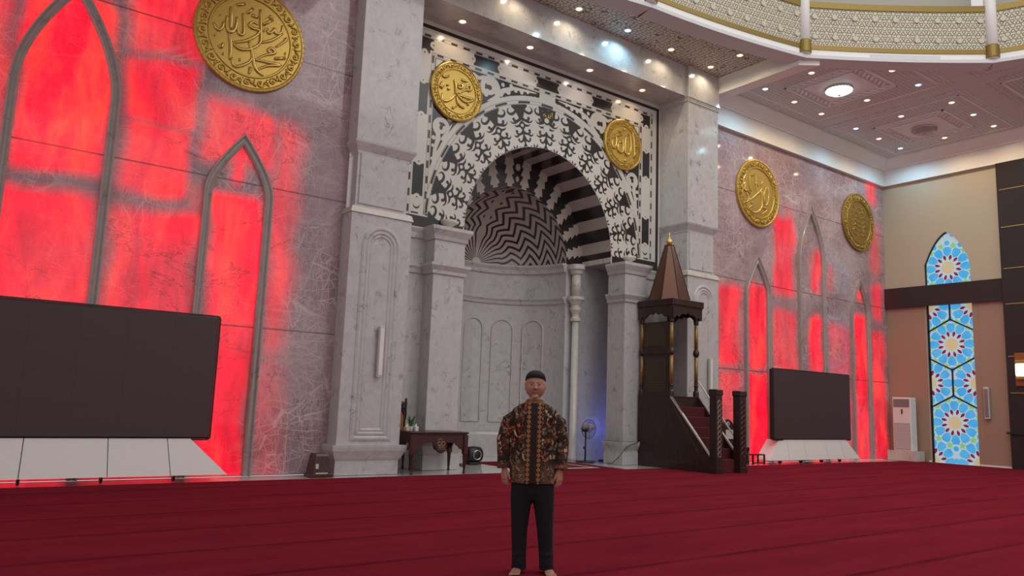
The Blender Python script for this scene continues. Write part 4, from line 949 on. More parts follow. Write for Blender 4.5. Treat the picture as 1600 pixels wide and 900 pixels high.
# ------------------------------------------------------------------ LED screens
SCR = plain('dark_led_screen_surface', (.064,.038,.040), .6, noise=.1, nscale=60)
def screen(x0, x1, lab):
    t = thing('led_screen', lab, 'screen', ((x0+x1)/2, 13.05, 0)); Y0 = 12.93
    mb = MB(); mb.box(x0, x1, Y0+.02, Y0+.14, .665, 2.61); mb.build('cabinet', BLACK, t, bevel=.02)
    mb = MB(); nx, nz = 6, 4; W_, H_ = (x1-x0-.05)/nx, 1.90/nz
    for i in range(nx):
        for j in range(nz): mb.box(x0+.025+i*W_+.0005, x0+.025+(i+1)*W_-.0006, Y0, Y0+.03, .69+j*H_+.0006, .69+(j+1)*H_-.0006)
    mb.build('led_panel', SCR, t)
    mb = MB(); P = [(x0-.03,.645),(x1+.03,.645),(x1+.03,2.63),(x0-.03,2.63)]
    R_ = []
    for (cx, cz), a0 in (((x0+.03,.70),180),((x1-.03,.70),270),((x1-.03,2.575),0),((x0+.03,2.575),90)): R_ += [(cx+.05*math.cos(math.radians(a0+90*i/5)), cz+.05*math.sin(math.radians(a0+90*i/5))) for i in range(6)]
    mb.sweep(R_, [(-.012,0),(-.012,.03),(.012,.03),(.012,0)], Y0+.06, closed=True); mb.build('rounded_frame', BLACK, t)
    xs = [x0-.28, x0+.55, x0+(x1-x0)*.36, x0+(x1-x0)*.64, x1-.55, x1+.30]
    tops = [x0+.28, x0+.62, x0+(x1-x0)*.365, x0+(x1-x0)*.635, x1-.62, x1-.28]
    zb, zt, yb, yt = .11, .664, Y0-.10, Y0+.025
    for i in range(5):
        a, b2, c, d = xs[i], xs[i+1], tops[i+1], tops[i]
        if i == 0: a, d = x0+.18, x0+.62; b2 = x0+.50; 
        e = .006
        mb = MB()
        if i == 0: continue
        mb.add([(a+e,yb,zb),(b2-e,yb,zb),(c-e,yt,zt),(d+e,yt,zt),(a+e,yb+.03,zb),(b2-e,yb+.03,zb),(c-e,yt+.03,zt),(d+e,yt+.03,zt)],
               [(0,1,2,3),(7,6,5,4),(0,4,5,1),(1,5,6,2),(2,6,7,3),(3,7,4,0)]); mb.build('skirt_panel', WHITEP, t)
    mb = MB()      # slanted end panels
    mb.add([(x0-.28,yb+.05,zb),(xs[1]-.008,yb,zb),(tops[1]-.008,yt,zt),(tops[0],yt+.02,zt),(x0-.28,yb+.5,zb),(tops[0],yt+.4,zt)], [(0,1,2,3),(4,0,3,5)]); 
    o = mb.build('skirt_panel', WHITEP, t); q = o.modifiers.new('thickness', 'SOLIDIFY'); q.thickness = .02
    mb = MB(); mb.add([(xs[5],yb,zb),(xs[5],yb+.5,zb),(tops[5],yt+.4,zt),(tops[5],yt,zt)], [(0,1,2,3)]); o = mb.build('skirt_panel', WHITEP, t); q = o.modifiers.new('thickness', 'SOLIDIFY'); q.thickness = .02
    mb = MB(); mb.box(x0+.3, x1-.3, Y0+.20, Y0+.26, .10, .66)
    for xx in (x0+.4, (x0+x1)/2, x1-.4): mb.box(xx-.03, xx+.03, Y0+.05, Y0+.5, .10, .16); mb.box(xx-.03, xx+.03, Y0+.15, Y0+.21, .1, 2.3)
    mb.build('support_frame', BLACK, t)
    for xx in (x0+.45, x0+1.45, x0+2.5, x1-.45):
        mb = MB(); mb.lathe([(.05,-.018),(.055,-.01),(.055,.01),(.05,.018)], (xx, Y0+.14, .055), 14, 'x'); wq = mb.build('caster', BLACK, t, smooth=False)
        mb = MB(); mb.box(xx-.028, xx+.028, Y0+.10, Y0+.18, .075, .12); mb.build('fork', STEEL, wq)
screen(-.28, 3.69, 'wide dark LED screen on a white wheeled base at the far left')
screen(18.74, 22.66, 'dark LED screen on a white wheeled base right of the stair pulpit')

# ------------------------------------------------------------------ stair pulpit (minbar)
X0, X1 = 14.27, 15.30; YB, YPF2, YF = 13.76, 12.66, 11.38; ZPL = 1.70
mn = thing('minbar', 'dark carved wooden stair pulpit with a pointed copper spire', 'pulpit', ((X0+X1)/2, 12.6, 0))
mb = MB()
for x in (X0, X1-.05):
    mb.prism([(YB,.0),(YB,ZPL),(YPF2,ZPL),(YF+.10,.30),(YF+.10,0)], 'x', x, x+.05)
mb.box(X0+.05, X1-.05, YPF2+.02, YB, 0, ZPL-.02); mb.build('body', WOOD, mn, bevel=.008)
mb = MB()
for a in (.0,.5):  # raised panel lines on the side
    mb.sweep([(0,0),(1,1)], [(0,0),(0,.001),(.001,.001)], 0) if False else None
mb.prism([(YB-.08,.12),(YB-.08,ZPL-.12),(YPF2+.02,ZPL-.12),(YF+.45,.42),(YF+.45,.12)], 'x', X0-.012, X0+.002); mb.build('side_panel', WOOD, mn, bevel=.006)
CARVG = plain('worn_grey_carving', (.20,.15,.13), .5)
REDST = plain('dark_red_stair_carpet', (.085,.008,.012), .9, noise=.3, nscale=25)
nst = 6
for i in range(nst):
    y0 = YF+.12+(YPF2-YF-.12)*i/nst; z = .06+(ZPL-.06)*(i+1)/(nst+1)
    mb = MB(); mb.box(X0+.05, X1-.05, y0, YPF2+.03, z-(ZPL-.06)/(nst+1)-.01 if i else 0.0, z); mb.build('carpeted_step', REDST, mn, bevel=.015)
mb = MB(); mb.box(X0+.05, X1-.05, YPF2, YB-.03, ZPL-.02, ZPL+.01); mb.build('platform', REDST, mn)
TRIM = plain('pale_rail_edge', (.55,.50,.48), .3)
for x in (X0-.005, X1-.045):
    mb = MB(); mb.prism([(YPF2+.05,ZPL+.03),(YPF2+.05,ZPL-.02),(YF+.12,.34),(YF+.12,.39)], 'x', x, x+.05); mb.build('handrail_edge', TRIM, mn)
for x in (X1-.045,):
    mb = MB(); mb.prism([(YPF2+.02,ZPL+.40),(YPF2+.02,ZPL+.36),(YF+.12,.66),(YF+.12,.70)], 'x', x, x+.04); mb.build('upper_handrail', TRIM, mn)
for x in (X0+.03, X1+.0-.02):
    xa, xb = (X0-.02, X0+.22) if x < 14.6 else (X1-.20, X1+.06)
    mb = MB(); mb.stack([(0,(xa,xb,YF-.06,YF+.16)),(.12,(xa,xb,YF-.06,YF+.16)),(.13,(xa+.015,xb-.015,YF-.045,YF+.145)),(1.74,(xa+.015,xb-.015,YF-.045,YF+.145)),(1.76,(xa,xb,YF-.06,YF+.16)),(1.86,(xa,xb,YF-.06,YF+.16)),(1.88,(xa+.03,xb-.03,YF-.03,YF+.13))])
    nw = mb.build('newel_post', WOOD, mn)
    mb = MB(); cx = (xa+xb)/2
    for i in range(11):        # carved openwork chain down the front and inner side
        z = .42+.115*i; mb.lathe([(.035,-.008),(.055,-.014),(.07,0),(.055,.008),(.035,.008)], (cx, YF-.045, z), 10, 'y', cap=False)
        mb.sphere((cx, YF-.05, z+.058), .02, .012, .02, 6, 4)
    mb.build('carved_chain', CARVG if x < 14.6 else WOOD_R, nw)
# posts, back panels and canopy
ZC0, ZC1 = 3.62, 4.07
GINL = plain('gold_inlay_pillar', (.30,.17,.05), .35, .4, noise=.5, nscale=40)
for (x, y) in ((X0+.05, YPF2+.06), (X1-.07, YPF2+.06), (X0+.05, YB-.07), (X1-.07, YB-.07)):
    mb = MB(); mb.lathe([(.07,0),(.07,.12),(.045,.16),(.045,.24),(.06,.27),(.042,.30),(.042,.98),(.075,1.05),(.078,1.10),(.045,1.18),(.042,1.78),(.06,1.82),(.06,1.86),(.075,1.95)], (x, y, ZPL), 14)
    q = mb.build('canopy_post', WOOD, mn)
    mb = MB(); mb.lathe([(.046,.29),(.046,.99)], (x, y, ZPL), 14); mb.lathe([(.046,1.17),(.046,1.79)], (x, y, ZPL), 14); mb.build('gilded_shaft', GINL, q, smooth=True)
GRL = NT('dark_gold_lattice_panel'); _vo = GRL.n('ShaderNodeTexVoronoi', Scale=22.0, Randomness=.2, feature='DISTANCE_TO_EDGE'); GRL.l(GRL.pos(), _vo.inputs['Vector'])
GRL.l(GRL.mix(GRL.ramp(_vo.outputs['Distance'], [(.06,0),(.12,1)]), (.11,.06,.022), (.022,.012,.009)), GRL.b.inputs['Base Color']); GRL.set(Roughness=.4); GRL = GRL.m
def panelx(z0, z1, arch):
    y0, y1 = YPF2+.13, YB-.14; mb = MB()
    mb.box(X0+.03, X0+.07, y0, y1, z0, z1); p = mb.build('side_screen', WOOD, mn)
    mb = MB(); cy = (y0+y1)/2; h = (y1-y0)/2-.08
    if arch: P = [(cy-h,z0+.08),(cy+h,z0+.08),(cy+h,z1-.32)]+[(cy+h*math.cos(PI*i/10), z1-.32+.26*math.sin(PI*i/10)) for i in range(1, 10)]+[(cy-h,z1-.32)]
    else: P = [(cy-h,z0+.08),(cy+h,z0+.08),(cy+h,z1-.08),(cy-h,z1-.08)]
    mb.prism(P, 'x', X0+.02, X0+.08); mb.build('lattice', GRL, p)
panelx(ZPL+.02, 2.72, False); panelx(2.84, ZC0-.10, True)
for b_ in ((YPF2+.02, YB-.03, 2.72, 2.84),(YPF2+.1, YB-.1, ZPL, ZPL+.06)): mb = MB(); mb.box(X0, X0+.08, *b_); mb.build('mid_rail', WOOD, mn, bevel=.01)
mb = MB(); mb.box(X0+.1, X1-.1, YB-.10, YB-.06, ZPL, ZC0-.1); mb.build('back_board', WOOD, mn)
mb = MB(); a = .06
mb.box(X0-a, X1+a, YPF2-a-.02, YB+.0, ZC1-.16, ZC1); mb.box(X0-a+.02, X1+a-.02, YPF2-a, YB-.01, ZC1-.2, ZC1-.16); mb.build('canopy_roof', WOOD, mn, bevel=.01)
def valance(P0, P1):
    mb = MB(); n_ = 40; top = ZC1-.18; L = (Vector(P1)-Vector(P0)); vs = []
    for i in range(n_+1):
        u_ = i/n_; e = min(u_, 1-u_)*2
        low_ = ZC0-.02+ (0 if e < .16 else (.10*(1-math.cos((e-.16)/.84*PI))/2+.055*abs(math.sin(e*7.5))))
        p = Vector(P0)+L*u_
        for z in (top, low_): vs.append((p.x, p.y, z))
    mb.add(vs, [(2*i,2*i+2,2*i+3,2*i+1) for i in range(n_)])
    o = mb.build('scalloped_valance', WOOD, mn); q = o.modifiers.new('thickness', 'SOLIDIFY'); q.thickness = .05; q.offset = 0
valance((X0-.02,YPF2-.03),(X1+.02,YPF2-.03)); valance((X0-.02,YPF2-.03),(X0-.02,YB-.02)); valance((X1+.02,YPF2-.03),(X1+.02,YB-.02))
sx, sy = (X0+X1)/2-.03, 13.2
mb = MB(); R0_, R1_ = .56, .125; vs = []
for r_, z in ((R0_,ZC1),(R0_*.97,ZC1+.05),(R1_,5.50),(R1_*1.08,5.53),(.03,5.55)):
    for i in range(8): a_ = PI/8+i*PI/4; vs.append((sx+r_*math.cos(a_), sy+r_*math.sin(a_), z))
mb.add(vs, [(i*8+j,i*8+(j+1)%8,(i+1)*8+(j+1)%8,(i+1)*8+j) for i in range(4) for j in range(8)]+[tuple(range(32,40))]); sp_ = mb.build('spire', COPPER, mn)
mb = MB()
for i in range(8):
    a_ = PI/8+i*PI/4; mb.tube([(sx+R0_*.975*math.cos(a_), sy+R0_*.975*math.sin(a_), ZC1+.04),(sx+R1_*math.cos(a_), sy+R1_*math.sin(a_), 5.50)], .012, 5)
mb.build('spire_rib', WOOD, sp_)
mb = MB(); mb.lathe([(.03,0),(.075,.05),(.085,.10),(.06,.15),(.025,.19),(.03,.23),(.02,.28),(.008,.34),(.0,.36)], (sx, sy, 5.53), 16, cap=False); mb.build('finial', GOLD_L, mn, smooth=True)

# ------------------------------------------------------------------ carved console table, chair and things on it
tb = thing('console_table', 'carved reddish brown console table before the left niche column', 'table', (8.0, 13.3, 0))
TX0, TX1, TY0, TY1 = 7.44, 8.62, 12.98, 13.60
mb = MB(); mb.box(TX0-.06, TX1+.05, TY0-.05, TY1+.04, .765, .80); mb.box(TX0-.03, TX1+.03, TY0-.03, TY1+.02, .735, .765); mb.build('tabletop', WOOD_R, tb, bevel=.008)
def apron(P0, P1, drops):
    n_ = 60; L = Vector(P1)-Vector(P0); vs = []
    for i in range(n_+1):
        u_ = i/n_; low_ = .60
        for (c, wd, zl) in drops:
            e = abs(u_-c)/wd
            if e < 1: low_ = min(low_, .60-(.60-zl)*math.sqrt(1-e*e) if zl < .5 and wd > .1 and c not in (0,1) else .60-(.60-zl)*(1-e)**.8)
        low_ += .012*math.sin(u_*90)
        p = Vector(P0)+L*u_; vs += [(p.x,p.y,.74),(p.x,p.y,low_)]
    mb = MB(); mb.add(vs, [(2*i,2*i+2,2*i+3,2*i+1) for i in range(n_)]); o = mb.build('carved_apron', WOOD_R, tb); q = o.modifiers.new('thickness','SOLIDIFY'); q.thickness = .03; q.offset = 0
apron((TX0,TY0),(TX1,TY0), [(0,.22,.40),(1,.22,.40),(.5,.13,.42)])
apron((TX0,TY1-.05),(TX1,TY1-.05), [(0,.2,.40),(1,.2,.40)])
apron((TX0,TY0),(TX0,TY1-.05), [(0,.3,.40),(1,.3,.40)]); apron((TX1,TY0),(TX1,TY1-.05), [(0,.3,.40),(1,.3,.40)])
for x, y in ((TX0,TY0),(TX1,TY0),(TX0,TY1-.05),(TX1,TY1-.05)):
    mb = MB(); mb.stack([(.38,(x-.045,x+.045,y-.04,y+.04)),(.74,(x-.045,x+.045,y-.04,y+.04))])
    mb.lathe([(.022,0),(.03,.03),(.02,.06),(.026,.12),(.038,.34),(.045,.37),(.05,.39)], (x, y, 0), 12); mb.build('leg', WOOD_R, tb)
mb = MB(); cx, cz = (TX0+TX1)/2+.02, .535
mb.lathe([(.0,-.02),(.125,-.02),(.14,-.01),(.14,.0),(0,.0)], (cx, TY0-.02, cz), 28, 'y', cap=False); em = mb.build('round_emblem', WOOD, tb)
mb = MB()
for s in (-1, 1): mb.lathe([(.028,-.006),(.036,-.012),(.044,-.006)], (cx+s*.045, TY0-.035, cz+.04), 14, 'y', cap=False)
mb.tube([(cx-.075,TY0-.044,cz-.025),(cx+.075,TY0-.044,cz-.025)], .010, 5); mb.tube([(cx-.085,TY0-.044,cz-.06),(cx+.085,TY0-.044,cz-.06)], .006, 5); mb.tube([(cx,TY0-.044,cz+.08),(cx,TY0-.044,cz+.13)], .010, 5)
mb.build('gilded_emblem_lines', plain('bronze_line', (.40,.18,.10), .4, .3), em)
LEATH = plain('tan_leather', (.26,.10,.03), .5)
ch = thing('carved_chair', 'carved wooden armchair with tan leather back behind the console table', 'chair', (7.52, 13.86, 0))
mb = MB(); mb.box(7.30, 7.78, 13.76, 14.12, .40, .50); mb.v=[(q[0]+.12,q[1],q[2]) for q in mb.v]; mb.build('seat', LEATH, ch, bevel=.03)
mb = MB(); mb.prism([(7.33,.52),(7.68,.52),(7.68,1.05),(7.62,1.17),(7.5,1.22),(7.38,1.17),(7.33,1.05)], 'y', 14.02, 14.08); mb.v=[(q[0]+.12,q[1],q[2]) for q in mb.v]; mb.build('backrest', LEATH, ch, bevel=.02)
mb = MB()
mb.tube([(7.70,14.08,.5),(7.72,14.08,1.0),(7.70,14.08,1.12),(7.64,14.08,1.24),(7.5,14.08,1.32),(7.36,14.08,1.24),(7.30,14.08,1.12),(7.28,14.08,1.0),(7.30,14.08,.5)], .032, 8)
for i in range(7): a_ = PI*(i+.5)/7; mb.sphere((7.5+.19*math.cos(a_), 14.07, 1.20+.16*math.sin(a_)), .05, .03, .055, 8, 6)
mb.lathe([(.02,1.0),(.03,1.1),(.022,1.25),(.035,1.33),(.02,1.36),(.028,1.40),(.0,1.43)], (7.74,14.08,0), 10)
mb.v=[(q[0]+.12,q[1],q[2]) for q in mb.v]; mb.build('carved_crest', WOOD, ch, smooth=True)
for x, y in ((7.33,13.79),(7.75,13.79),(7.33,14.09),(7.75,14.09)):
    mb = MB(); mb.lathe([(.022,0),(.03,.05),(.022,.1),(.035,.35),(.04,.42)], (x, y, 0), 10); mb.v=[(q[0]+.12,q[1],q[2]) for q in mb.v]; mb.build('leg', WOOD_R, ch, smooth=True)
for x in (7.31, 7.76):
    mb = MB(); mb.tube([(x,14.06,.74),(x,13.9,.76),(x,13.78,.74),(x,13.77,.66)], .026, 8); mb.tube([(x,13.79,.5),(x,13.78,.66)], .02, 8); mb.v=[(q[0]+.12,q[1],q[2]) for q in mb.v]; mb.build('arm', WOOD, ch, smooth=True)
pt = thing('potted_plant', 'small green plant in a pale pot on the console table', 'plant', (7.56, 13.30, .80))
mb = MB(); mb.lathe([(.035,0),(.05,.08),(.045,.085),(.04,.07),(0,.07)], (7.56, 13.30, .80), 16, cap=False); mb.build('pot', plain('pale_grey_pot', (.45,.5,.55), .3), pt, smooth=True)
mb = MB()
for i in range(16):
    a_ = i*2.4; r_ = .03+.03*(i % 3); h = .10+.05*((i*7) % 4)
    p0 = (7.56+.01*math.cos(a_), 13.30+.01*math.sin(a_), .86); mb.tube([p0, (7.56+r_*.6*math.cos(a_), 13.30+r_*.6*math.sin(a_), .86+h*.7), (7.56+r_*1.3*math.cos(a_), 13.30+r_*1.3*math.sin(a_), .86+h)], [.006,.014,.003], 5, flat=.4)
mb.build('leaves', plain('leaf_green', (.05,.14,.03), .5), pt)
for (x, lab, cl, w_, h_) in ((7.655,'white tissue box right of the plant pot on the table',(.7,.7,.62),.05,.09),(7.455,'cream box left of the plant pot on the table',(.6,.45,.28),.05,.08)):
    t = thing('tissue_box', lab, 'box', (x, 13.28, .80)); mb = MB(); mb.box(x-w_*.7, x+w_*.7, 13.22, 13.34, .80, .80+h_); mb.build('carton', plain(('white' if x > 7.5 else 'cream')+'_carton', cl, .6), t, bevel=.006)
    mb = MB(); mb.tube([(x,13.28,.80+h_-.01),(x+.01,13.28,.83+h_),(x+.025,13.28,.85+h_)], [.02,.014,.004], 6, flat=.3); mb.build('tissue', WHITEP, t)
# dark wedge case left of the pier
t = thing('shoe_case', 'dark brown wooden case standing left of the left marble pier', 'case', (5.69, 13.15, 0))
mb = MB(); mb.stack([(0,(5.48,5.87,12.98,13.34)),(.05,(5.48,5.87,12.98,13.34)),(.05,(5.51,5.85,13.0,13.33)),(.36,(5.55,5.80,13.03,13.30)),(.40,(5.57,5.78,13.05,13.29))]); mb.build('body', WOOD_R, t, bevel=.015)
mb = MB(); mb.box(5.55, 5.60, 12.99, 13.02, .15, .23); mb.box(5.56, 5.78, 13.0, 13.03, .06, .08); mb.build('front_plate', GREYSP, t)

# ------------------------------------------------------------------ niche things: rug, fan, speaker, cables
rug = thing('prayer_rug', 'imam prayer rug with cream field and dark red border before the niche', 'rug', (11.75, 14.0, 0))
RUGR = plain('rug_dark_red', (.13,.012,.016), .95, noise=.2, nscale=40); RUGC = plain('rug_cream', (.50,.42,.36), .95, noise=.15, nscale=40); RUGK = plain('rug_dark_border', (.03,.012,.014), .95)
mb = MB(); mb.box(11.0, 12.5, 13.1, 14.95, .0, .012); mb.build('dark_border', RUGK, rug)
mb = MB(); mb.box(11.06, 12.44, 13.16, 14.89, .006, .016); mb.build('cream_field', RUGC, rug)
mb = MB(); mb.prism([(11.2,13.32),(12.3,13.32),(12.3,14.2),(11.75,14.75),(11.2,14.2)], 'z', .01, .020); mb.build('red_arch_field', RUGR, rug)
fan = thing('standing_fan', 'black standing fan with clear blades by the right niche column', 'fan', (13.36, 14.62, 0))
fx, fy, fz = 13.36, 14.62, .82
mb = MB(); mb.lathe([(.24,0),(.25,.015),(.24,.03),(.05,.045),(.03,.06)], (fx, fy+.05, 0), 32); mb.build('base', BLACK, fan)
mb = MB(); mb.lathe([(.02,.05),(.02,.74)], (fx, fy+.05, 0), 12); mb.build('pole', BLACK, fan, smooth=True)
mb = MB(); mb.sphere((fx-.055, fy+.03, .36), .035, .03, .035, 10, 8); mb.tube([(fx-.055,fy+.04,.36),(fx,fy+.05,.36)], .012, 6); mb.build('height_knob', BLACK, fan, smooth=True)
mb = MB(); mb.sphere((fx, fy+.08, fz), .075, .12, .085, 14, 10); mb.build('motor', BLACK, fan, smooth=True)
mb = MB()
for r_ in (.235,): mb.tube([(fx+r_*math.cos(2*PI*i/32), fy-.06, fz+r_*math.sin(2*PI*i/32)) for i in range(33)], .007, 6)
for r_ in (.09,.16): mb.tube([(fx+r_*math.cos(2*PI*i/24), fy-.10, fz+r_*math.sin(2*PI*i/24)) for i in range(25)], .0022, 4)
for i in range(36): a_ = 2*PI*i/36; mb.tube([(fx+.04*math.cos(a_),fy-.11,fz+.04*math.sin(a_)),(fx+.16*math.cos(a_),fy-.105,fz+.16*math.sin(a_)),(fx+.235*math.cos(a_),fy-.06,fz+.235*math.sin(a_)),(fx+.16*math.cos(a_),fy-.0,fz+.16*math.sin(a_)),(fx+.07*math.cos(a_),fy+.02,fz+.07*math.sin(a_))], .0018, 4)
mb.build('wire_cage', BLACK, fan)
BLD = plain('clear_smoky_blade', (.42,.38,.38), .25)
for i in range(3):
    a0 = 2*PI*i/3+.5; vs = []
    for j in range(7):
        r_ = .04+.17*j/6; wd = .25+.55*math.sin(PI*(j+1.2)/8)
        for s in (-1, 0, 1): a_ = a0+s*wd*.8; vs.append((fx+r_*math.cos(a_), fy-.05+.022*s, fz+r_*math.sin(a_)))
    mb = MB(); mb.add(vs, [(3*j+k2,3*j+k2+1,3*j+k2+4,3*j+k2+3) for j in range(6) for k2 in (0,1)]); o = mb.build('blade', BLD, fan, smooth=True); q = o.modifiers.new('thickness','SOLIDIFY'); q.thickness = .004
mb = MB(); mb.lathe([(.03,-.06),(.035,-.03),(.035,.02)], (fx, fy-.06, fz), 14, 'y'); mb.build('hub', STEEL, fan)
t = thing('floor_speaker', 'black rounded loudspeaker on marble floor behind the standing man', 'speaker', (10.02, 14.7, 0))
mb = MB(); mb.lathe([(.12,-.2),(.17,-.17),(.185,0),(.17,.17),(.12,.2)], (10.02, 14.75, .22), 20, 'x'); mb.build('housing', BLACK, t, smooth=True)
mb = MB(); mb.box(9.86, 10.18, 14.62, 14.88, 0, .06); mb.build('stand_foot', BLACK, t, bevel=.01)
mb = MB(); mb.lathe([(.09,-.012),(.10,-.02),(.11,-.012),(.11,0)], (10.02, 14.572, .22), 18, 'y', cap=False); mb.build('rim', STEEL, t)
l = bpy.data.lights.new('blue_lamp', 'POINT'); l.energy = 9; l.color = (.16,.2,1.0); l.shadow_soft_size = .3; l.specular_factor = 0
lo = bpy.data.objects.new('blue_lamp', l); C.objects.link(lo); lo.location = (14.82, 14.6, .8)
CAB = plain('black_cable', (.02,.02,.02), .5)
mb = MB(); mb.tube([(9.86,14.8,.02),(9.7,14.75,.012),(9.55,14.6,.01),(9.6,14.45,.01),(9.45,14.35,.01)], .01, 6); tag(mb.build('speaker_cable', CAB, smooth=True), 'thin black cable on the marble left of the black loudspeaker', 'cable')
mb = MB(); mb.tube([(13.66,14.97,.01),(13.85,14.92,.01),(13.92,14.66,.01),(13.9,14.46,.01),(13.70,14.2,.012),(13.60,13.95,.03),(13.62,13.72,.22),(13.70,13.64,.38),(13.82,13.655,.45),(13.95,13.655,.50),(14.1,13.655,.53),(14.2,13.66,.55)], .008, 6); tag(mb.build('fan_cable', CAB, smooth=True), 'grey cable looping over the base of the right niche column', 'cable')
mb = MB(); mb.box(13.95, 14.2, 14.75, 14.82, 0, .045); pw = mb.build('power_strip', BLACK, bevel=.008); tag(pw, 'black power strip on floor right of the standing fan', 'power strip')

# bench chair and small stand behind the pulpit
t = thing('carved_bench', 'dark carved bench with mirrored crest behind the stair pulpit', 'bench', (17.2, 13.2, 0))
mb = MB(); mb.box(16.90, 17.75, 13.0, 13.4, .38, .46); mb.build('seat', WOOD, t, bevel=.015)
bp = [(16.86,.46),(17.78,.46),(17.78,.72)]+[(17.32+.46*math.cos(PI*i/16), .92+.10*math.sin(PI*i/16)+(.16 if 6 <= i <= 10 else .0)*math.sin(PI*(i-5)/6 if 5 <= i <= 11 else 0)) for i in range(17)]+[(16.86,.72)]
mb = MB(); mb.prism(bp, 'y', 13.36, 13.42); bk = mb.build('backrest', WOOD, t, bevel=.01)
mb = MB(); mb.lathe([(.0,-.01),(.05,-.015),(.06,0)], (17.32, 13.36, 1.06), 14, 'y', cap=False); mb.build('crest_mirror', STEEL, bk)
mb = MB(); mb.box(17.2, 17.62, 13.345, 13.362, .66, .90); mb.build('inset_panel', GREYSP, bk)
for x in (16.92, 17.72):
    for y in (13.04, 13.38): mb = MB(); mb.lathe([(.025,0),(.035,.08),(.025,.15),(.035,.38)], (x, y, 0), 10); mb.build('leg', WOOD, t, smooth=True)
t = thing('low_stand', 'low dark open frame stand between pulpit and right screen', 'stand', (18.15, 13.1, 0))
mb = MB(); mb.box(17.86, 18.40, 12.98, 13.22, .245, .275); mb.build('top', WOOD, t, bevel=.006)
for x in (17.88, 18.38):
    for y in (13.0, 13.20): mb = MB(); mb.box(x-.02, x+.02, y-.018, y+.018, 0, .25); mb.build('leg', WOOD, t)
mb = MB(); mb.box(17.88, 18.38, 12.99, 13.01, .03, .06); mb.build('stretcher', WOOD, t)

# ------------------------------------------------------------------ air conditioner
ac = thing('air_conditioner', 'white floor standing air conditioner on a stone plinth in the corner', 'air conditioner', (25.9, 12.92, 0))
mb = MB(); mb.box(25.62, 26.22, 12.45, 13.38, 0, .32); mb.build('stone_plinth', MARBLE_W, ac, bevel=.01)
mb = MB(); mb.box(25.74, 26.12, 12.62, 13.22, .32, 2.05); mb.build('cabinet', WHITEP, ac, bevel=.02)
mb = MB(); mb.box(25.728, 25.745, 12.66, 13.18, .36, 1.20); mb.build('lower_grille', plain('grey_intake_grille', (.42,.40,.39), .5), ac)
mb = MB()
for i in range(26): mb.box(25.722, 25.73, 12.68, 13.16, .40+i*.03, .41+i*.03)
mb.build('grille_slats', WHITEP, ac)
mb = MB(); mb.box(25.73, 25.745, 12.66, 13.18, 1.74, 1.99); mb.build('air_outlet', plain('dark_grey_outlet', (.16,.15,.15), .5), ac)
mb = MB()
for i in range(7): mb.box(25.722, 25.735, 12.67, 13.17, 1.77+i*.032, 1.777+i*.032)
mb.build('outlet_louvre', GREYSP, ac)
mb = MB(); mb.box(25.725, 25.745, 12.885, 12.925, 1.50, 1.66); mb.build('control_display', BLACK, ac)
mb = MB(); mb.box(25.735, 25.745, 12.64, 13.20, 1.205, 1.215); mb.box(25.735, 25.745, 12.64, 13.20, 1.715, 1.722); mb.build('panel_seam', GREYSP, ac)

# ------------------------------------------------------------------ wall sconce on the granite pillar
sn = thing('wall_sconce', 'lit wall sconce with copper back plate on the dark granite pillar', 'wall lamp', (26.1, 9.45, 2.92))
mb = MB(); mb.box(26.08, 26.12, 9.26, 9.63, 2.45, 3.44); mb.build('back_plate', plain('copper_orange_plate', (.36,.13,.05), .35, .4), sn, bevel=.01)
mb = MB(); mb.box(25.98, 26.10, 9.24, 9.60, 2.74, 3.12); mb.build('shade', lampmat('lit_sconce_shade', (.93,1.0,.94), 1.6), sn, bevel=.04)
for b_ in ((3.12, 3.22),(2.64, 2.74)): mb = MB(); mb.box(25.99, 26.10, 9.25, 9.60, *b_); mb.build('gold_cap', GOLD_L, sn, bevel=.015)
# ------------------------------------------------------------------ the standing man
ang = math.radians(-38.4)
per = thing('person', 'man in black cap and brown batik shirt standing on the red carpet', 'person', (4.25, 5.33, 0))
per.rotation_euler = (0, 0, ang)
def loft(mb, rings, seg=20, pw=2.0):       # rings: (cx, cy, cz, rx, ry)
    vs = []; fs = []
    for (cx, cy, cz, rx, ry) in rings:
        for k_ in range(seg):
            a = 2*PI*k_/seg; c, s = math.cos(a), math.sin(a)
            c2 = math.copysign(abs(c)**(2/pw), c); s2 = math.copysign(abs(s)**(2/pw), s)
            vs.append((cx+rx*c2, cy+ry*s2, cz))
    n_ = len(rings)
    for i in range(n_-1):
        for k_ in range(seg): fs.append((i*seg+k_, i*seg+(k_+1)%seg, (i+1)*seg+(k_+1)%seg, (i+1)*seg+k_))
    fs += [tuple(range(seg))[::-1], tuple((n_-1)*seg+k_ for k_ in range(seg))]
    mb.add(vs, fs)
def remesh(mb, vox, smooth_it):
    me = bpy.data.meshes.new('tmp'); me.from_pydata(mb.v, [], mb.f)
    bm = bmesh.new(); bm.from_mesh(me)
    # orient every closed shell outwards
    bmesh.ops.recalc_face_normals(bm, faces=bm.faces); bm.to_mesh(me); bm.free()
    o = bpy.data.objects.new('tmp', me); C.objects.link(o)
    r_ = o.modifiers.new('r', 'REMESH'); r_.mode = 'VOXEL'; r_.voxel_size = vox
    s_ = o.modifiers.new('s', 'SMOOTH'); s_.iterations = smooth_it; s_.factor = .5
    dg = bpy.context.evaluated_depsgraph_get(); out = bpy.data.meshes.new_from_object(o.evaluated_get(dg))
    bpy.data.objects.remove(o); return out
def ob(name, me, mat):
    o = bpy.data.objects.new(name, me); C.objects.link(o); me.materials.clear(); me.materials.append(mat)
    me.polygons.foreach_set('use_smooth', [True]*len(me.polygons)); o.parent = per; return o
HX = .0
b = MB()
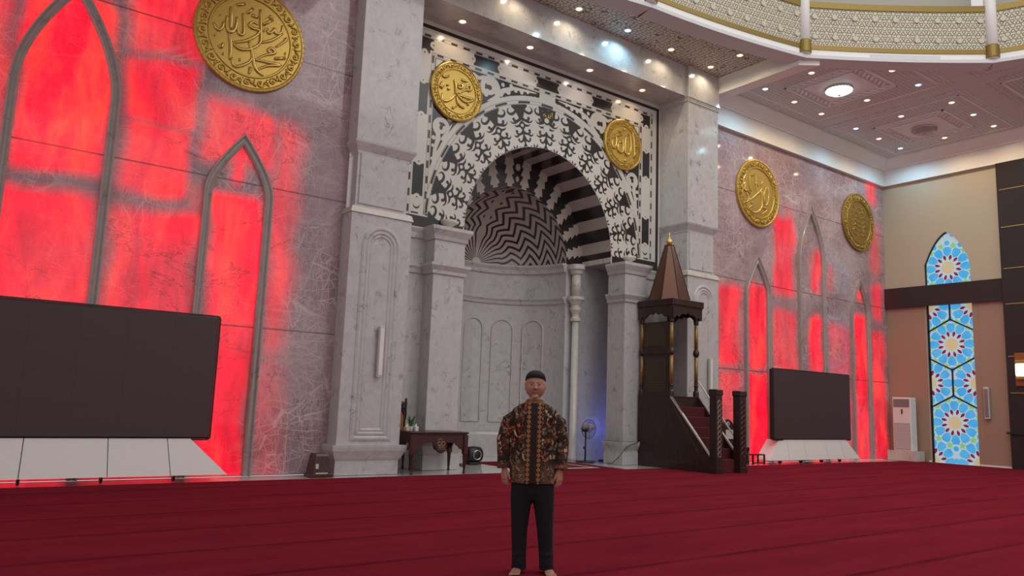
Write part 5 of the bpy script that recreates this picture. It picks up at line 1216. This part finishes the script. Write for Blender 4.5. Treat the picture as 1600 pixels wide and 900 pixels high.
# head: deformed ball
HZ = 1.575
vs = []; nr, ns = 36, 48; fs = []
for i in range(nr+1):
    t = PI*i/nr
    for j in range(ns):
        p = 2*PI*j/ns; x = math.sin(t)*math.sin(p); y = -math.sin(t)*math.cos(p); z = math.cos(t)
        rx, ry, rz = .0845, .094, .121
        if z < 0:
            rx *= 1+.09*math.sin(PI*min(1, -z)); ry *= 1-.10*(-z)**2
        X_, Y_, Z_ = x*rx, y*ry+.008, z*rz
        if z < -.1 and y > 0: Y_ *= 1-.35*min(1, -z)
        if y < 0:            # sockets and flat cheeks
            for sx_ in (-1, 1): Y_ += .009*math.exp(-(((X_-sx_*.032)/.018)**2+((Z_-.002)/.013)**2))
            for sx_ in (-1, 1): Y_ -= .004*math.exp(-(((X_-sx_*.045)/.02)**2+((Z_+.03)/.02)**2))
            Y_ -= .004*math.exp(-((Z_-.022)/.008)**2)*math.exp(-(X_/.05)**2)
        vs.append((X_+HX, Y_, Z_+HZ))
for i in range(nr):
    for j in range(ns): fs.append((i*ns+j, i*ns+(j+1)%ns, (i+1)*ns+(j+1)%ns, (i+1)*ns+j))
b.add(vs, fs)
b.tube([(HX,-.083,HZ+.012),(HX,-.093,HZ-.010),(HX,-.104,HZ-.030),(HX,-.095,HZ-.040)], [.009,.011,.0145,.010], 10)
for s in (-1, 1):
    b.sphere((HX+s*.013,-.092,HZ-.033), .009, .010, .008, 10, 8)
    b.sphere((HX+s*.032,-.0715,HZ+.002), .0135, .0125, .0115, 12, 8)       # lids and eyeball
    b.sphere((HX+s*.085,.006,HZ-.004), .010, .020, .033, 12, 8); b.sphere((HX+s*.086,.004,HZ-.03), .008, .011, .012, 8, 6)
b.sphere((HX,-.087,HZ-.061), .024, .009, .0058, 12, 8); b.sphere((HX,-.086,HZ-.070), .020, .010, .0062, 12, 8)
b.sphere((HX,-.068,HZ-.100), .032, .022, .019, 12, 8)
loft(b, [(HX,.015,1.36,.066,.062),(HX,.014,1.42,.058,.058),(HX,.014,1.47,.051,.055),(HX,.014,1.53,.052,.058)])
# trunk and legs under the clothes
loft(b, [(0,.0,.62,.13,.09),(0,0,.80,.165,.105),(0,0,1.0,.165,.105),(0,0,1.2,.175,.10),(0,0,1.30,.165,.085),(0,.01,1.375,.07,.06)])
LEGS = ((-1,-.090,-.098,-.092,-.130,-.165), (1,.098,.120,.142,.185,-.15))
for s, xh, xk, xa, xt, yt in LEGS:
    loft(b, [(xa,.01,.03,.034,.042),(xa,.012,.09,.035,.042),(xk,.012,.28,.05,.055),(xk,.0,.45,.055,.06),(xh,0,.68,.078,.085),(xh,0,.78,.06,.07)], 16)
    d = Vector((xt-xa, yt-.05, 0)); 
    # foot: heel to toes
    fp = [Vector((xa,.05,0))+d*u_ for u_ in (0,.2,.45,.7,.85)]; ww = [.030,.034,.038,.045,.044]; hh = [.045,.062,.052,.032,.024]
    vs = []; sd = Vector((-d.y, d.x, 0)).normalized()*(1)
    for p, w_, h in zip(fp, ww, hh):
        for k_ in range(12):
            a = 2*PI*k_/12; vs.append((p.x+sd.x*w_*math.cos(a), p.y+sd.y*w_*math.cos(a), .002+h*.5*(1+math.sin(a))))
    b.add(vs, [(i*12+k_, i*12+(k_+1)%12, (i+1)*12+(k_+1)%12, (i+1)*12+k_) for i in range(4) for k_ in range(12)]+[tuple(range(12))[::-1], tuple(48+k_ for k_ in range(12))])
    for k_ in range(5):
        o_ = (-.034+.017*k_)*s*-1*-1; L = (.215-.010*k_)/d.length; rr_ = .0125 if k_ == 0 else .0088
        oo = (.032-.0175*k_)*(-s) ; dirv = d.normalized()
        base = Vector((xa,.05,0))+d*.82+sd*(-oo if s > 0 else -oo); tip = base+dirv*(.052-.007*k_)
        b.tube([(base.x,base.y,.016),((base.x+tip.x)/2,(base.y+tip.y)/2,.016),(tip.x,tip.y,.011)], [rr_,rr_,rr_*.75], 8)
# arms and hands
ARMS = ((-1, (-.185,.0,1.345), (-.255,.02,1.09), (-.245,-.03,.865)), (1, (.185,.0,1.345), (.238,.02,1.09), (.236,-.02,.865)))
for s, sh, el, wr in ARMS:
    b.tube([(sh[0]*.9,sh[1],sh[2]-.045), tuple((Vector(sh)+Vector(el))/2), el], [.036,.044,.040], 12); b.tube([el, tuple((Vector(el)*.6+Vector(wr)*.4)), wr], [.040,.039,.027], 12)
    b.sphere(el, .04, .04, .04, 10, 8)
    W_ = Vector(wr); down = Vector((.06*-s*.6, -.10, -1)).normalized()
    across = Vector((s*.62, .78, 0)).normalized(); across = (across-down*across.dot(down)).normalized()     # from thumb side to little finger side
    nrm = down.cross(across).normalized()
    inward = nrm if nrm.x*s < 0 else -nrm
    vs = []
    for t_, hw, ht in ((-.02,.026,.022),(.02,.030,.017),(.055,.040,.015),(.09,.040,.012),(.10,.036,.010)):
        c_ = W_+down*t_
        for k_ in range(14):
            a = 2*PI*k_/14; q = c_+across*hw*math.cos(a)+inward*ht*math.sin(a); vs.append(tuple(q))
    b.add(vs, [(i*14+k_, i*14+(k_+1)%14, (i+1)*14+(k_+1)%14, (i+1)*14+k_) for i in range(4) for k_ in range(14)]+[tuple(range(14))[::-1], tuple(56+k_ for k_ in range(14))])
    for k_, (ln, rr_) in enumerate(((.074,.0088),(.082,.0090),(.075,.0086),(.058,.0076))):
        st_ = W_+down*.088+across*(-.031+.0207*k_)
        d1 = (down+inward*.20).normalized(); d2 = (down+inward*.55).normalized(); d3 = (down+inward*.85).normalized()
        p1 = st_+d1*ln*.48; p2 = p1+d2*ln*.30; p3 = p2+d3*ln*.22
        b.tube([tuple(st_-down*.015), tuple(st_), tuple(p1), tuple(p2), tuple(p3)], [rr_,rr_,rr_*.95,rr_*.85,rr_*.62], 8)
    t0 = W_+down*.022-across*.024; t1 = W_+down*.052-across*.047+inward*.008; t2 = t1+(down*.9-across*.28+inward*.15).normalized()*.030; t3 = t2+(down+inward*.3).normalized()*.024
    b.tube([tuple(t0), tuple(t1), tuple(t2), tuple(t3)], [.014,.0125,.0100,.0072], 8)
me = remesh(b, .0046, 3)
nv = len(me.vertices); co = np.empty(nv*3); me.vertices.foreach_get('co', co); co = co.reshape(-1, 3)
colr = np.tile(np.array([.40,.20,.14]), (nv, 1))
x, y, z = co[:,0]-HX, co[:,1], co[:,2]-HZ
front = (y < -.03) & (z > -.13) & (co[:,2] > 1.4)
def paint(mask, c, a=1.0):
    colr[mask] = colr[mask]*(1-a)+np.array(c)*a
for s in (-1, 1):
    ex, ez = x-s*.032, z-.002
    paint(front & (((ex/.016)**2+((z-.004)/.0085)**2) < 1), (.30,.145,.10), .4)
    paint(front & (((ex/.0115)**2+(ez/.0036)**2) < 1), (.22,.15,.13))
    paint(front & ((ex**2+(ez*1.2)**2) < .0048**2), (.02,.012,.01))
    paint(front & (np.abs(ex) < .015) & (np.abs(ez-.0055-.002*np.cos(ex*90)) < .0016), (.05,.025,.02), .8)
    paint(front & (np.abs(ex-s*.002) < .021) & (np.abs(z-.0215+.15*np.abs(ex-s*.002)) < .0036), (.06,.035,.028), .8)
    paint(front & (((ex/.02)**2+((z+.022)/.022)**2) < 1), (.46,.19,.14), .35)
paint(front & (((x/.025)**2+((z+.065)/.0095)**2) < 1), (.25,.08,.065), .8)
paint(front & (np.abs(x) < .023) & (np.abs(z+.0655) < .0016), (.10,.03,.028), .8)
paint(front & (((x/.022)**2+((z+.052)/.005)**2) < 1), (.24,.12,.09), .3)  # shading under the nose, painted into the skin tone
for s in (-1, 1): paint(front & (np.abs(z+.037) < .004) & (np.abs(x-s*.009) < .0045), (.08,.03,.025), .7)
ca = me.color_attributes.new('tone', 'FLOAT_COLOR', 'POINT'); ca.data.foreach_set('color', np.concatenate([colr, np.ones((nv,1))], 1).astype(np.float32).ravel())
SK = NT('skin'); _a = SK.n('ShaderNodeAttribute', attribute_name='tone'); SK.l(_a.outputs['Color'], SK.b.inputs['Base Color']); SK.set(Roughness=.45)
SK.b.inputs['Subsurface Weight'].default_value = .08; SK.b.inputs['Subsurface Radius'].default_value = (.01,.004,.002); SK = SK.m
ob('body', me, SK)
# cap and hair
CAPM = plain('black_velvet', (.012,.010,.011), .9, noise=.3, nscale=80)
b = MB()
loft(b, [(HX,.012,HZ+.046,.0905,.101),(HX,.012,HZ+.075,.086,.098),(HX,.014,HZ+.098,.074,.086),(HX,.016,HZ+.115,.054,.066),(HX,.018,HZ+.125,.030,.040),(HX,.018,HZ+.127,.010,.012)], 32)
for i in range(len(b.v)):           # the brim rides lower at the back
    q = b.v[i]; b.v[i] = (q[0], q[1], q[2]+(.020 if q[1] < 0 else -.028)*min(1, abs(q[1])/.09)*(1 if q[2] < HZ+.09 else .15))
ob('cap', (lambda o: (o.data.copy(), bpy.data.objects.remove(o))[0])(b.build('t', CAPM)), CAPM)
b = MB()
loft(b, [(HX,.028,HZ-.055,.066,.070),(HX,.024,HZ-.02,.0775,.082),(HX,.020,HZ+.02,.080,.084),(HX,.016,HZ+.06,.080,.088)], 28)
b.v = [(q[0], max(q[1], .012), q[2]) for q in b.v]
HAIR = plain('dark_hair', (.016,.012,.011), .7)
ob('hair', remesh(b, .006, 1), HAIR)

# shirt
b = MB()
loft(b, [(0,.0,.742,.200,.132),(0,0,.85,.198,.130),(0,0,.98,.192,.126),(0,0,1.10,.194,.122),(0,0,1.22,.203,.116),(0,.002,1.31,.210,.105),(0,.006,1.365,.187,.090),(0,.010,1.402,.132,.078),(0,.012,1.426,.082,.071),(0,.014,1.452,.071,.068)], 32, 2.3)
for s, sh, el, wr in ARMS:
    S_, E_, W_ = Vector(sh), Vector(el), Vector(wr)
    b.tube([tuple(S_+Vector((-s*.04,0,-.03))), tuple(S_*.7+E_*.3+Vector((s*.008,0,-.01))), tuple(E_+Vector((s*.004,0,0))), tuple(E_*.5+W_*.5), tuple(W_+Vector((0,0,.0)))], [.052,.070,.064,.062,.058], 16)
    b.tube([tuple(W_+Vector((0,0,.0))), tuple(W_+Vector((s*.006,0,.030)))], [.0625,.064], 16)
# cloth folds
random.seed(9)
for i in range(16):
    s = -1 if i % 2 else 1; z_ = .78+.035*i; x_ = s*(.07+.09*random.random())
    b.tube([(x_,-.112,z_),(x_+s*.03,-.113,z_+.05),(x_+s*.05,-.105,z_+.11)], [.006,.013,.005], 6)
me = remesh(b, .0075, 4)
SH = NT('brown_batik_cloth'); _o = SH.n('ShaderNodeTexCoord').outputs['Object']; _s = SH.n('ShaderNodeSeparateXYZ'); SH.l(_o, _s.inputs[0])
_wp = SH.n('ShaderNodeTexNoise', Scale=16.0, Detail=2.0); SH.l(_o, _wp.inputs['Vector'])
_vec = SH.n('ShaderNodeVectorMath', operation='MULTIPLY_ADD'); SH.l(_wp.outputs['Color'], _vec.inputs[0]); _vec.inputs[1].default_value = (.07,.07,.07); SH.l(_o, _vec.inputs[2])
_v3 = SH.map(_vec.outputs[0], scale=(1.25,.5,.9), rot=(0,.5,0))
_v1 = SH.n('ShaderNodeTexVoronoi', Scale=31.0, Randomness=.95); SH.l(_v3, _v1.inputs['Vector'])
_ve = SH.n('ShaderNodeTexVoronoi', Scale=31.0, Randomness=.95, feature='DISTANCE_TO_EDGE'); SH.l(_v3, _ve.inputs['Vector'])
_sc = SH.n('ShaderNodeSeparateColor'); SH.l(_v1.outputs['Color'], _sc.inputs[0])
_cc = SH.ramp(_sc.outputs[0], [(0,(.025,.013,.009)),(.25,(.07,.032,.018)),(.38,(.20,.060,.026)),(.50,(.15,.125,.085)),(.62,(.40,.10,.04)),(.72,(.20,.165,.12)),(.84,(.48,.33,.19)),(.93,(.11,.04,.02))], 'CONSTANT')
_edge = SH.ramp(_ve.outputs['Distance'], [(.06,0),(.13,1)])
_cl = SH.mix(_edge, (.018,.009,.007), _cc)
_v2 = SH.n('ShaderNodeTexVoronoi', Scale=58.0, Randomness=.8); SH.l(_v3, _v2.inputs['Vector'])
_cl = SH.mix(SH.ramp(_v2.outputs['Distance'], [(.16,.7),(.26,0)]), _cl, (.12,.055,.025))
# lower border: denser rust vines
_lo = SH.ramp(_s.outputs[2], [(.86,1),(.93,0)])
_w2 = SH.noise(SH.map(_o, scale=(20,8,20)), 1.4, 3, .6, 2.5)
_vin = SH.ramp(SH.math('ABSOLUTE', SH.math('SUBTRACT', _w2, .5)), [(.02,1),(.05,0)])
_lowc = SH.mix(_vin, (.055,.022,.012), (.28,.17,.09))
_cl = SH.mix(SH.math('MULTIPLY', _lo, .65), _cl, _lowc)
_ax = SH.math('ABSOLUTE', _s.outputs[0]); _isf = SH.math('LESS_THAN', _s.outputs[1], 0.0)
# gold diamonds beside the placket
_zz = SH.math('ABSOLUTE', SH.math('SUBTRACT', SH.math('FRACT', SH.math('MULTIPLY', _s.outputs[2], 1/.040)), .5))
_dm = SH.math('ADD', SH.math('MULTIPLY', SH.math('ABSOLUTE', SH.math('SUBTRACT', _ax, .046)), 1/.024), SH.math('MULTIPLY', _zz, 1.55))
_dia = SH.ramp(_dm, [(.20,(.07,.03,.015)),(.30,(.36,.20,.075)),(.72,(.30,.13,.05)),(.85,(.05,.02,.012))])
_inb = SH.math('MULTIPLY', SH.math('MULTIPLY', SH.math('LESS_THAN', _ax, .069), _isf), 1.0)
_cl = SH.mix(_inb, _cl, _dia)
_pl = SH.math('MULTIPLY', SH.math('LESS_THAN', _ax, .023), _isf)
_cl = SH.mix(_pl, _cl, (.022,.012,.010))
_cl2 = SH.mix(SH.math('GREATER_THAN', _s.outputs[2], 1.418), _cl, SH.ramp(_v2.outputs['Distance'], [(.2,(.34,.19,.075)),(.45,(.16,.07,.03))]))
SH.l(_cl2, SH.b.inputs['Base Color']); SH.set(Roughness=.75); SH.b.inputs['Specular IOR Level'].default_value = .25; SH = SH.m
shirt = ob('batik_shirt', me, SH)
for i in range(5):
    b = MB(); zz_ = 1.33-.115*i; b.lathe([(.0,-.003),(.006,-.003),(.0065,0),(0,.001)], (0, -.128 if zz_ < 1.25 else -.112, zz_), 10, 'y', cap=False)
    o = b.build('button', BLACK, None); o.parent = shirt
# trousers
b = MB()
loft(b, [(0,.004,.60,.10,.085),(0,.004,.66,.170,.108),(0,.002,.74,.183,.114),(0,.0,.86,.175,.112)], 28, 2.4)
for s, xh, xk, xa, xt, yt in LEGS:
    loft(b, [(xa,.012,.028,.066,.082),(xa-.0,.010,.06,.062,.078),(xa*.6+xk*.4,.010,.18,.062,.074),(xk,.006,.36,.070,.080),(xk*.5+xh*.5,.004,.50,.082,.090),(xh,.004,.62,.094,.102),(xh,.004,.72,.090,.104)], 24, 2.2)
    for z_, o_ in ((.07,.01),(.11,-.012),(.15,.008),(.34,-.01),(.40,.01)):
        xx = xa if z_ < .2 else xk
        b.tube([(xx-.045,-.055,z_),(xx,-.072,z_+o_),(xx+.045,-.055,z_+.012)], [.004,.010,.004], 6)
me = remesh(b, .0085, 4)
TR = plain('black_trouser_cloth', (.0045,.003,.0045), .95, noise=.25, nscale=60)
ob('trousers', me, TR)
